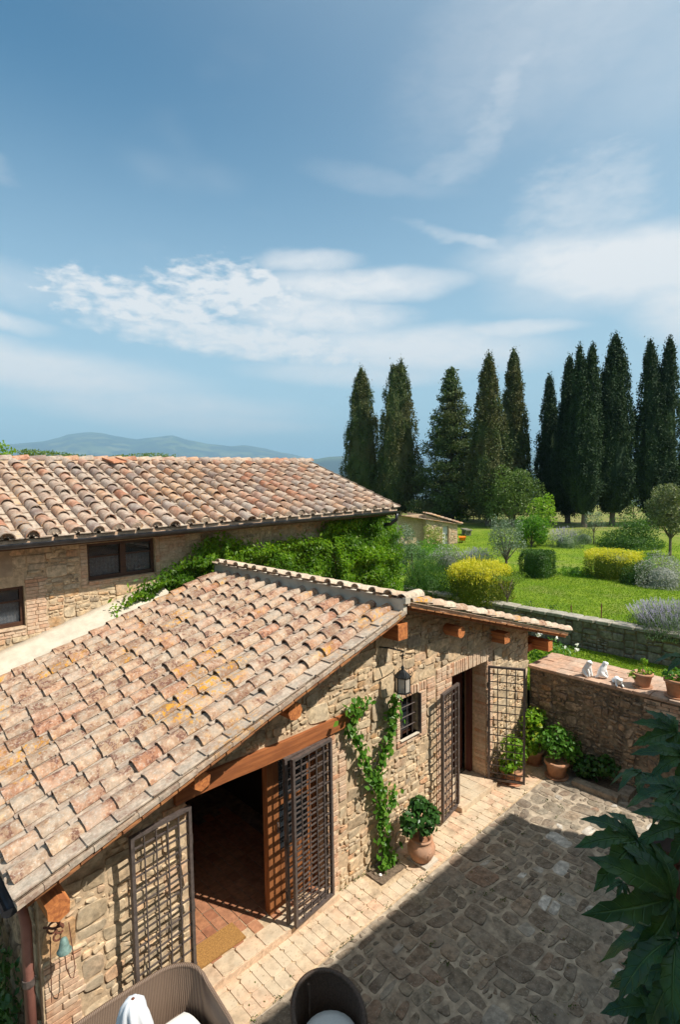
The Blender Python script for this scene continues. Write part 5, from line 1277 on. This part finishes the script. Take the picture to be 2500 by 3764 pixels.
# small weeds at the lawn edge
for i, (x, y, lab) in enumerate(((14.95, 7.7, 'tiny green seedling on the lawn edge nearest the umbrella-shaped shrub'), (14.95, 7.0, 'tiny green seedling on the lawn edge between shrub and stakes'))):
    w_ = thing('seedling', lab, 'plant', (x, y, GZ)); Q = rs.normal(size=(130, 3))*np.array([.11, .11, .09])+np.array([0, 0, .14]); V, F = leafcloud(Q, .05, 1.8, rs, .4); o = fastmesh('leaves', V, F, BOXL, kind='stuff'); o.parent = w_; MB().tube([(0, 0, 0), (0, 0, .2)], .006, 4).build('stem', BARK, w_, world=False)

# ================================================================ SHED
sh = thing('garden_shed', 'small stone shed with a sloping tile roof and white door in the garden', 'shed', (25.6, 18.4, GZ))
A = Vector((24.72, 18.86, GZ)); B = Vector((26.49, 18.01, GZ)); ux = (B-A).normalized(); uy = Vector((-ux.y, ux.x, 0)); Ls = (B-A).length
def SP(s, d, z): p = A+ux*s+uy*d; return (p.x, p.y, GZ+z)
def sbox(mb, s0, s1, d0, d1, z0, za, zb):
    return mb.add([SP(s0, d0, z0), SP(s1, d0, z0), SP(s1, d1, z0), SP(s0, d1, z0), SP(s0, d0, za), SP(s1, d0, zb), SP(s1, d1, zb), SP(s0, d1, za)], [(0, 3, 2, 1), (4, 5, 6, 7), (0, 1, 5, 4), (1, 2, 6, 5), (2, 3, 7, 6), (3, 0, 4, 7)])
hz0, hz1 = 1.72, 1.12
hs = lambda s: hz0+(hz1-hz0)*s/Ls
wm = MB(); sbox(wm, 0, 1.02, 0, .3, 0, hs(0), hs(1.02)); sbox(wm, 1.02, 1.40, 0, .3, 1.05, hs(1.02), hs(1.4)); sbox(wm, 1.40, Ls, 0, .3, 0, hs(1.4), hs(Ls)); sbox(wm, 0, .3, .3, 2.4, 0, hs(0), hs(.3)); sbox(wm, Ls-.3, Ls, .3, 2.4, 0, hs(Ls-.3), hs(Ls))
sbox(wm, -1.5, 0, .35, .6, 0, hz0*.98, hz0)
wm.build('wall', MORT, sh)
def smap(x, y, h): return SP(x, -h, y)
place_cells('stone', cells(0, Ls, 0, 1.7, .2, .13, .38, .1, [(.95, 1.47, 0, 1.1)], [((hz0-hz1)/Ls, 1, hz0-.03)], seed=51), smap, RUB, sh, gap=.012, h=(.01, .03), seed=52)
place_cells('brick', [rect(a, a+.07, .07*j, .07*(j+1)) for a in (.95, 1.40) for j in range(15)], smap, BRK, sh, gap=.005, h=(.02, .03), seed=53)
dm = MB(); sbox(dm, 1.03, 1.39, .12, .15, 0, 1.05, 1.05); d_ = dm.build('door', simple('grey_white_paint', (.55, .56, .58), .6), sh)
hm = MB(); sbox(hm, 1.33, 1.36, .09, .12, .5, .58, .58); hm.build('handle', IRON, d_)
rfm = MB(); rfm.add([SP(-1.55, -.15, hz0+.02), SP(Ls+.18, -.15, hs(Ls+.18)+.02), SP(Ls+.18, 2.5, hs(Ls+.18)+.02), SP(-1.55, 2.5, hz0+.02), SP(-1.55, -.15, hz0+.07), SP(Ls+.18, -.15, hs(Ls+.18)+.07), SP(Ls+.18, 2.5, hs(Ls+.18)+.07), SP(-1.55, 2.5, hz0+.07)], [(0, 3, 2, 1), (4, 5, 6, 7), (0, 1, 5, 4), (1, 2, 6, 5), (2, 3, 7, 6), (3, 0, 4, 7)])
srf = rfm.build('roof', TILE1, sh); sd_ = Vector((ux.x, ux.y, -(hz0-hz1)/Ls)).normalized()
for i in range(9):
    for k in range(2):
        p = SP(.1+i*.235, -.1+.3*k, hs(.1+i*.235)+.085); link('cover_tile', COVERS[(i+k) % 6], TILE1, srf, mtx=frame(sd_, sd_.cross(uy), p) @ Matrix.Rotation(R(-3.4), 4, 'Y'))
# wheelbarrow
wb = thing('wheelbarrow', 'small orange wheelbarrow parked beside the garden shed', 'wheelbarrow', (26.95, 18.0, GZ), .6); wb.scale = (.78, .78, .78)
ORG = simple('orange_plastic', (.85, .24, .01), .4)
MB().add([(-.2, -.16, .22), (.2, -.16, .22), (.2, .16, .22), (-.2, .16, .22), (-.34, -.25, .46), (.38, -.25, .48), (.38, .25, .48), (-.34, .25, .46)], [(0, 3, 2, 1), (0, 1, 5, 4), (1, 2, 6, 5), (2, 3, 7, 6), (3, 0, 4, 7)]).build('tray', ORG, wb, world=False)
MB().tube([(.42, -.03, .14), (.42, .03, .14)], .14, 14).build('wheel', IRONB, wb, world=False)
for s_ in (-1, 1): MB().tube([(.42, s_*.05, .14), (0, s_*.17, .2), (-.62, s_*.22, .42)], .014, 6).build('handle', RUST, wb, world=False); MB().tube([(-.22, s_*.18, .22), (-.26, s_*.2, 0)], .012, 6).build('leg', RUST, wb, world=False)
# stone bench
bn = thing('stone_bench', 'low stone slab bench at the edge of the far lawn behind the shed', 'bench', (30.7, 20.2, GZ), .9)
MB().box(-.6, .6, -.2, .2, .30, .38).build('seat', GRS, bn, world=False); MB().box(-.5, -.35, -.15, .15, 0, .30).build('leg', GRS, bn, world=False); MB().box(.35, .5, -.15, .15, 0, .30).build('leg', GRS, bn, world=False)
# picket fence
fn = thing('rustic_fence', 'low brown wooden fence under the conifer', 'fence', (40.3, 25.8, GZ))
WDF = wood('fence_wood', (.22, .13, .07), (.14, .08, .045), 2)
for k in range(7): MB().bar((-1.0+.33*k, 1.0-.33*k, 0), (-1.0+.33*k, 1.0-.33*k, .62), .07).build('post', WDF, fn, world=False)
for z in (.25, .5): MB().bar((-1.05, 1.05, z), (1.05, -1.05, z), .05).build('rail', WDF, fn, world=False)
# far farmhouses
for i, (a, r_, w_, lab) in enumerate(((44.0, 3300, 26, 'far white farm building in the valley, leftmost of three'), (44.5, 3350, 40, 'far pale long farm building in the valley, middle of three'), (45.1, 3280, 22, 'far white farm building in the valley, rightmost of three'))):
    x, y = r_*math.sin(R(a)), r_*math.cos(R(a)); z = -40+ (0)
    ht = thing('distant_farmhouse', lab, 'house', (x, y, z), .6, 'white farm buildings in the valley')
    MB().box(-w_/2, w_/2, -7, 7, -60, 9).build('wall', WHT, ht, world=False); MB().add([(-w_/2-1, -8, 9), (w_/2+1, -8, 9), (w_/2+1, 8, 9), (-w_/2-1, 8, 9), (-w_/2, 0, 12.5), (w_/2, 0, 12.5)], [(0, 1, 5, 4), (2, 3, 4, 5), (0, 4, 3), (1, 2, 5)]).build('roof', TERR, ht, world=False)

# ================================================================ FURNITURE
def wicker():
    m, nt, b = newmat('wicker'); P = pos(nt)
    wv = nd(nt, 'ShaderNodeTexWave', {'Vector': P, 'Scale': 22.0, 'Distortion': .6, 'Detail': 1.0}, wave_type='BANDS', bands_direction='X').outputs['Fac']
    wz = nd(nt, 'ShaderNodeTexWave', {'Vector': P, 'Scale': 40.0, 'Distortion': .4}, wave_type='BANDS', bands_direction='Z').outputs['Fac']
    h = mth(nt, 'MULTIPLY', wv, mth(nt, 'MULTIPLY_ADD', wz, .5, .5))
    c = mixc(nt, h, (.11, .07, .05), (.26, .18, .125)); nt.links.new(c, b.inputs['Base Color']); b.inputs['Roughness'].default_value = .6; bump(nt, b, h, .6, .006); return m
WK = wicker()
WKD = simple('dark_wicker', (.085, .055, .04), .55, 0, 60, .35, .6)
CUSH = simple('cushion_fabric', (.78, .78, .76), .9, 0, 30, .04, .1)
def shell(mb, outline, zt, zb, th, lean=.0):
    """thin curved wall following outline [(x,y)], top height zt(t)"""
    n = len(outline); V = []
    for i, (x, y) in enumerate(outline):
        p = outline[max(0, i-1)]; q = outline[min(n-1, i+1)]; d = Vector((q[0]-p[0], q[1]-p[1], 0)).normalized(); nn_ = Vector((-d.y, d.x, 0)); t = i/(n-1); ztt = zt(t); nz = 5
        for side in (0, 1):
            for k in range(nz+1):
                z = zb+(ztt-zb)*k/nz; o = nn_*(side*th)+nn_*lean*(k/nz); V.append((x+o.x, y+o.y, z))
    m = 6; F = []
    for i in range(n-1):
        a = i*2*m; b = (i+1)*2*m
        for k in range(m-1): F += [(a+k, b+k, b+k+1, a+k+1), (a+m+k+1, b+m+k+1, b+m+k, a+m+k)]
        F += [(a+m-1, b+m-1, b+2*m-1, a+2*m-1), (a+m, b+m, b, a)]
    F += [tuple(range(m))+tuple(range(2*m-1, m-1, -1)), tuple((n-1)*2*m+k for k in range(m-1, -1, -1))+tuple((n-1)*2*m+m+k for k in range(m))]
    return mb.add(V, F)
def cushion(x0, x1, y0, y1, z0, z1, n=8, fr=(0, 0)):
    mb = MB(); N = n
    for s_, zz in ((1, z1), (-1, z0)):
        for i in range(N+1):
            for j in range(N+1):
                u, v = 2*i/N-1, 2*j/N-1; k = (1-u**6)*(1-v**6); zc = (z0+z1)/2
                cr = 1-.06*abs(u*v)**4; mb.v.append((x0+(x1-x0)*(u*cr+1)/2, y0+(y1-y0)*(v*cr+1)/2, zc+(zz-zc)*(k**.35 if k > 0 else 0)*(1+.12*(1-u*u)*(1-v*v)*(s_ > 0))))
    for i in range(N):
        for j in range(N):
            a = i*(N+1)+j; mb.f.append((a, a+N+1, a+N+2, a+1)); b = a+(N+1)**2; mb.f.append((b, b+1, b+N+2, b+N+1))
    return mb
sf = thing('wicker_sofa', 'brown wicker sofa with a white seat cushion in the sun', 'sofa', (1.75, 4.45, 0))
ol = []
for i in range(7): a = math.pi/2*i/6; ol.append((.98-.0+.28*(1-math.cos(a))-.02, 4.0+.0+.52+.28*math.sin(a)) if False else (.70+.30*(1-math.cos(a)), 4.52+.30*math.sin(a)))
left = [(.70, 3.95), (.70, 4.2), (.70, 4.4)]
right = []
for i in range(9): a = math.pi/2*i/8; right.append((2.16+.30*math.sin(a), 4.52+.30*math.cos(a)))
path = left+ol+[(1.3, 4.83), (1.7, 4.84), (2.0, 4.83)]+right+[(2.46, 4.35), (2.46, 4.15), (2.44, 3.98)]
def sofatop(t):
    e = min(t, 1-t); return .56+.24*min(1, e/.22)**.8 if e < .22 else .80
mbs = MB(); shell(mbs, path, sofatop, .18, .035, .03); mbs.build('backrest', WK, sf)
rim = [(x+0, y, 0) for x, y in path]; n_ = len(path)
pts = []
for i, (x, y) in enumerate(path):
    p = path[max(0, i-1)]; q = path[min(n_-1, i+1)]; d = Vector((q[0]-p[0], q[1]-p[1], 0)).normalized(); nn_ = Vector((-d.y, d.x, 0))*.048
    pts.append((x+nn_.x, y+nn_.y, sofatop(i/(n_-1))))
MB().tube(pts, .022, 8).build('rim', WK, sf, True)
MB().box(.74, 2.42, 4.02, 4.78, .20, .34).build('seat_base', WK, sf)
cushion(.76, 2.40, 3.98, 4.72, .345, .47, 12).build('seat_cushion', CUSH, sf, True)
for x, y in ((.75, 4.0), (2.5, 4.0), (.9, 4.75), (2.4, 4.75)): MB().tube([(x, y, 0), (x, y, .2)], .018, 6).build('leg', WKD, sf)
ac = thing('wicker_armchair', 'dark wicker tub armchair with a white cushion in the shade on the cobbles', 'armchair', (3.16, 3.46, 0), R(0))
pth = []; cc = (3.15, 3.52)
for i in range(25):
    a = R(-52)+R(256)*i/24; pth.append((cc[0]+.285*math.cos(a+R(-2)), cc[1]+.31*math.sin(a)))
pth = [(x, y) for x, y in pth][::-1]
at = lambda t: .50+.27*max(0, math.sin(math.pi*t))**.7
mba = MB(); shell(mba, pth, at, .16, .03, .02); mba.build('backrest', WKD, ac)
pts = []
for i, (x, y) in enumerate(pth): d = Vector((x-cc[0], y-cc[1], 0)).normalized()*.035; pts.append((x+d.x, y+d.y, at(i/24)))
MB().tube(pts, .026, 8).build('rim', WKD, ac, True)
MB().tube([(3.15, 3.80, .2), (3.15, 3.795, .76)], .014, 6).build('back_post', WKD, ac)
sb = MB().lathe((cc[0], cc[1], .2), [(.245, 0), (.27, .1), (.27, .15), (.01, .15)], 20); sb.build('seat_base', WKD, ac)
MB().lathe((cc[0], cc[1]-.01, .37), [(.235, 0), (.26, .02), (.265, .05), (.25, .085), (.18, .10), (.01, .105)], 24).build('seat_cushion', CUSH, ac, True)
for a in (45, 135, 225, 315): x, y = cc[0]+.27*math.cos(R(a)), cc[1]+.27*math.sin(R(a)); MB().tube([(x, y, 0), (x, y, .22)], .016, 6).build('leg', WKD, ac)
# closed parasol
um = thing('closed_parasol', 'folded white parasol in front of the wicker sofa', 'parasol', (1.36, 3.42, 0))
V = []; F = []; prof = [(0.012, 2.135), (.045, 2.125), (.07, 2.09), (.085, 2.03), (.10, 1.93), (.12, 1.75), (.13, 1.5), (.11, 1.2), (.13, 1.0)]; nn_ = 32
mbu = MB(); k0 = []
for j, (r_, z) in enumerate(prof):
    for k in range(nn_):
        a = 2*math.pi*k/nn_; f_ = 1+(.22*min(1, j/4))*math.cos(a*8)+.05*math.cos(a*3); mbu.v.append((1.36+r_*f_*math.cos(a+.1*j), 3.42+r_*f_*math.sin(a+.1*j), z))
for j in range(len(prof)-1):
    for k in range(nn_): mbu.f.append((j*nn_+k, (j+1)*nn_+k, (j+1)*nn_+(k+1) % nn_, j*nn_+(k+1) % nn_))
mbu.f.append(tuple(range(nn_)))
mbu.build('canopy', simple('parasol_fabric', (.70, .72, .76), .85, 0, 10, .05), um, True)
MB().tube([(1.36, 3.42, 0), (1.36, 3.42, 2.13)], .02, 8).build('pole', WFR, um); MB().lathe((1.36, 3.42, 2.13), [(.010, 0), (.012, .006), (.004, .014)], 10).build('finial', RUST, um); MB().box(1.16, 1.56, 3.22, 3.62, 0, .07).build('base', GRS, um)

# ================================================================ MAIN HOUSE (behind the viewpoint, casts the courtyard shade)
mh = thing('main_house', 'tall stone main house on the near side of the courtyard', 'house', (2, -3, 0))
MB().box(-9, 9.95, -6.3, -.42, -.3, 6.5).build('wall', MORT, mh)
MB().add([(-9.2, -.22, 6.50), (10.06, -.22, 6.50), (10.06, -3.3, 7.45), (-9.2, -3.3, 7.45), (-9.2, -6.5, 6.5), (10.06, -6.5, 6.5), (-9.2, -.22, 6.58), (10.06, -.22, 6.58), (10.06, -3.3, 7.55), (-9.2, -3.3, 7.55), (-9.2, -6.5, 6.58), (10.06, -6.5, 6.58)],
         [(0, 3, 2, 1), (3, 4, 5, 2), (6, 7, 8, 9), (9, 8, 11, 10), (0, 1, 7, 6), (4, 10, 11, 5), (1, 2, 8, 7), (2, 5, 11, 8), (0, 6, 9, 3), (3, 9, 10, 4)]).build('roof', TILE1, mh)
for x in (-6, -3, .0, 4.0, 7.0):
    w_ = MB().box(x-.45, x+.45, -.41, -.37, 4.6, 5.9).build('window', WFR, mh); MB().box(x-.38, x+.38, -.365, -.36, 4.68, 5.82).build('pane', glassm('window_glass'), w_)

# ================================================================ near tree with large lobed leaves
def palmleaf(L=.34, lobes=7, seed=1, droop=.25):
    r_ = random.Random(seed); V = [(0, 0, 0)]; F = []; A = [(0, 0, 0)]
    span = R(215); 
    for i in range(lobes):
        a = -span/2+span*i/(lobes-1); ln = L*(1-.42*abs(i-(lobes-1)/2)/((lobes-1)/2))*r_.uniform(.92, 1.06); wd = ln*.125+L*.022; ns = 11
        ca, sa = math.cos(a), math.sin(a); b = len(V); z0_ = r_.uniform(-.01, .02)
        for k in range(ns+1):
            t = k/ns; w_ = wd*(math.sin(math.pi*min(1, (t*.86+.14))**1.05)**.8)*(.42+.58*min(1, t*2.2)) if k < ns else 0
            ser = 1+.16*(1 if k % 2 else -1)*(t > .3)
            zc = -droop*L*(t*t)+z0_*t
            x = ln*t; zz = zc+.05*L*math.sin(t*3)
            cu1, cu2 = .34+.22*math.sin(k*1.3+i+seed), .34+.22*math.sin(k*1.7+i*2+seed)
            for q_ in ((0, 0), (.55, 1), (1, 1), (-.55, 1), (-1, 1)):
                wq = q_[0]*w_*(ser if abs(q_[0]) == 1 else 1); cu = cu1 if q_[0] > 0 else cu2
                V.append(((x-.02*ln*abs(q_[0]))*ca-wq*sa, (x-.02*ln*abs(q_[0]))*sa+wq*ca, zz+cu*abs(wq)*abs(q_[0]))); A.append((t, q_[0], 0))
        for k in range(ns):
            p = b+5*k; F += [(p, p+5, p+6, p+1), (p+1, p+6, p+7, p+2), (p, p+3, p+8, p+5), (p+3, p+4, p+9, p+8)]
    me = bpy.data.meshes.new('leaf'); me.from_pydata(V, [], F); me.update(); me.shade_smooth()
    at_ = me.attributes.new('lobe', 'FLOAT_VECTOR', 'POINT'); at_.data.foreach_set('vector', [c for a in A for c in a]); return me
def bigleafmat():
    m, nt, b = newmat('large_leaf'); n = noi(nt, 9, 4); n2 = noi(nt, 45, 3)
    c = mixc(nt, sst(nt, n, .35, .7), (.012, .055, .022), (.045, .115, .022))
    lb_ = nd(nt, 'ShaderNodeSeparateXYZ', {0: nd(nt, 'ShaderNodeAttribute', attribute_name='lobe').outputs['Vector']}); aw = mth(nt, 'ABSOLUTE', lb_.outputs[1])
    sv = mth(nt, 'ABSOLUTE', mth(nt, 'SUBTRACT', mth(nt, 'FRACT', mth(nt, 'SUBTRACT', mth(nt, 'MULTIPLY', lb_.outputs[0], 9.0), mth(nt, 'MULTIPLY', aw, 1.1))), .5))
    vn = mth(nt, 'MAXIMUM', sst(nt, aw, .14, .02), mth(nt, 'MULTIPLY', sst(nt, sv, .10, .0), .5)); c = mixc(nt, mth(nt, 'MULTIPLY', vn, .6), c, (.10, .19, .06))
    nt.links.new(c, b.inputs['Base Color']); b.inputs['Roughness'].default_value = .42; b.inputs['Specular IOR Level'].default_value = .4
    bump(nt, b, mth(nt, 'SUBTRACT', mth(nt, 'MULTIPLY', n2, .4), vn), .8, .006)
    tr = nd(nt, 'ShaderNodeBsdfTranslucent', {0: (.05, .12, .01, 1)}); mx = nd(nt, 'ShaderNodeMixShader', {0: .2, 1: b.outputs[0], 2: tr.outputs[0]}); nt.links.new(mx.outputs[0], nt.nodes['Material Output'].inputs[0]); return m
BLM = bigleafmat(); PL = [palmleaf(.34, 7, s, .18+.08*s) for s in range(1, 5)]
ft = thing('large_leaved_tree', 'dark tree with large lobed leaves in the near shade at the right edge', 'tree', (3.75, .85, 0))
TR = [(3.75, .85, 0), (3.72, .87, 2.0), (3.62, .85, 3.6), (3.55, .82, 4.9)]
MB().tube(TR, [.09, .075, .05, .02], 8).build('trunk', BARK, ft, True)
def wpt(u, v, dep):
    d = fwd+r2*((u-1250)/2060)+d2*((v-1882)/2060); return CAM+d*dep
LV = [(2345, 3085, 2.6, 1.05, -150, 55), (2475, 3300, 2.4, 1.25, -168, 35), (2490, 3450, 2.3, 1.1, 178, 30), (2505, 3560, 2.4, .95, 165, 15), (2450, 3640, 2.6, .8, -170, 12),
      (2500, 2900, 2.8, .8, -175, 18), (2360, 2840, 3.1, .62, -178, 12), (2520, 2780, 3.0, .8, 178, 15), (2490, 2690, 3.2, .7, -178, 25), (2530, 3030, 2.6, .8, -160, 30),
      (2530, 2420, 3.4, .6, 175, 8), (2290, 3245, 3.1, .34, 190, 5), (2430, 3700, 2.5, .75, 150, 30), (2530, 3720, 2.4, .8, 160, 25), (2470, 2960, 2.9, .65, 130, 40), (2450, 3500, 2.9, .6, -165, 14), (2410, 3600, 3.0, .55, 175, 10)]
BLpos = []
for (u, v, dep, s_, hd, tl) in LV: BLpos.append((tuple(round(c, 3) for c in wpt(u, v, dep)), s_, hd, tl))
leftv = -rt; toc = Vector((-fwd.x, -fwd.y, 0)).normalized()
for i, (p, s_, hd, tl) in enumerate(BLpos):
    h = R(hd-180); hx = (leftv*math.cos(h)+toc*math.sin(h)).normalized(); tv = R(tl)
    xax = hx*math.cos(tv*.4)-Vector((0, 0, 1))*math.sin(tv*.4); zax = (Vector((0, 0, 1))*math.cos(tv)+toc*math.sin(tv)).normalized(); zax = (zax-xax*zax.dot(xax)).normalized()
    M = frame(xax, zax, p) @ Matrix.Rotation(random.Random(i).uniform(-.5, .5), 4, 'X') @ Matrix.Rotation(random.Random(i+50).uniform(-.35, .35), 4, 'Z') @ Matrix.Rotation(random.Random(i+90).uniform(-.3, .3), 4, 'Y') @ Matrix.Scale(s_*random.Random(i+7).uniform(.85, 1.1), 4)
    link('leaf', PL[i % 4], BLM, ft, mtx=M)
    tz = min(4.8, max(2.2, p[2]-.35)); tb = Vector((3.62, .85, tz)); mid = (tb+Vector(p))/2+Vector((0, 0, .05)); MB().tube([tb, mid, p], [.012, .007, .005], 5).build('leaf_stalk', BARK, ft)
po = thing('wooden_post', 'dark reddish wooden post at the right edge among the large leaves', 'post', (2.98, .80, 0))
MB().box(2.93, 3.03, .75, .85, 0, 3.62).build('shaft', wood('post_wood', (.14, .035, .02), (.08, .02, .012), 2), po); MB().box(2.91, 3.05, .73, .87, 3.62, 3.66).build('post_cap', WFR, po)
# ivy down the shaded left side of the cottage
iv = thing('ivy', 'dark ivy low on the shaded left side of the cottage', 'climbing plant', (1.1, 6.2, 0))
Q = np.stack([1.18-rs.rand(2600)*.16, rs.uniform(5.5, 8.5, 2600), rs.rand(2600)**1.5*1.1], 1); V, F = hexleaf(Q, .075, rs, np.array([-1, 0, .3])); fastmesh('leaves', V, F, DKG, iv, kind='stuff')

# fallen leaves scattered on the paving
nl_ = 260; Q = np.stack([rs.uniform(2.5, 9.9, nl_), 1.5+3.6*rs.rand(nl_), np.full(nl_, .012)], 1)
V, F = leafcloud(Q, .035, 1.7, rs, 0); V[:, 2] = .012+.25*(V[:, 2]-.012)
fastmesh('leaf_litter', V, np.asarray(F), leafm('dry_leaf', [(.16, .10, .03), (.10, .12, .03), (.22, .14, .05)], .1, .8), kind='stuff')
tf = []
for k in range(90):
    c = np.array([rs.uniform(2.5, 9.8), rs.choice([4.5, 5.12]) if k < 50 else rs.uniform(1.5, 4.4), .005]); tf.append(c+rs.normal(size=(14, 3))*np.array([.03, .02, .008])+np.array([0, 0, .01]))
V, F = leafcloud(np.concatenate(tf), .028, 2.0, rs, .8); fastmesh('moss_tufts', V, F, leafm('moss', [(.06, .09, .02), (.09, .13, .03)], .1, .9), kind='stuff')

# ================================================================ haze
hm_ = bpy.data.materials.new('haze'); hm_.use_nodes = True; nt = hm_.node_tree; nt.nodes.clear()
pv = nd(nt, 'ShaderNodeVolumePrincipled', {'Color': (.42, .69, .90, 1), 'Density': .00017, 'Anisotropy': 0.0}); om_ = nd(nt, 'ShaderNodeOutputMaterial'); nt.links.new(pv.outputs[0], om_.inputs['Volume'])
MB().box(-12500, 12500, -12500, 12500, -110, 760).build('haze', hm_, kind='stuff')
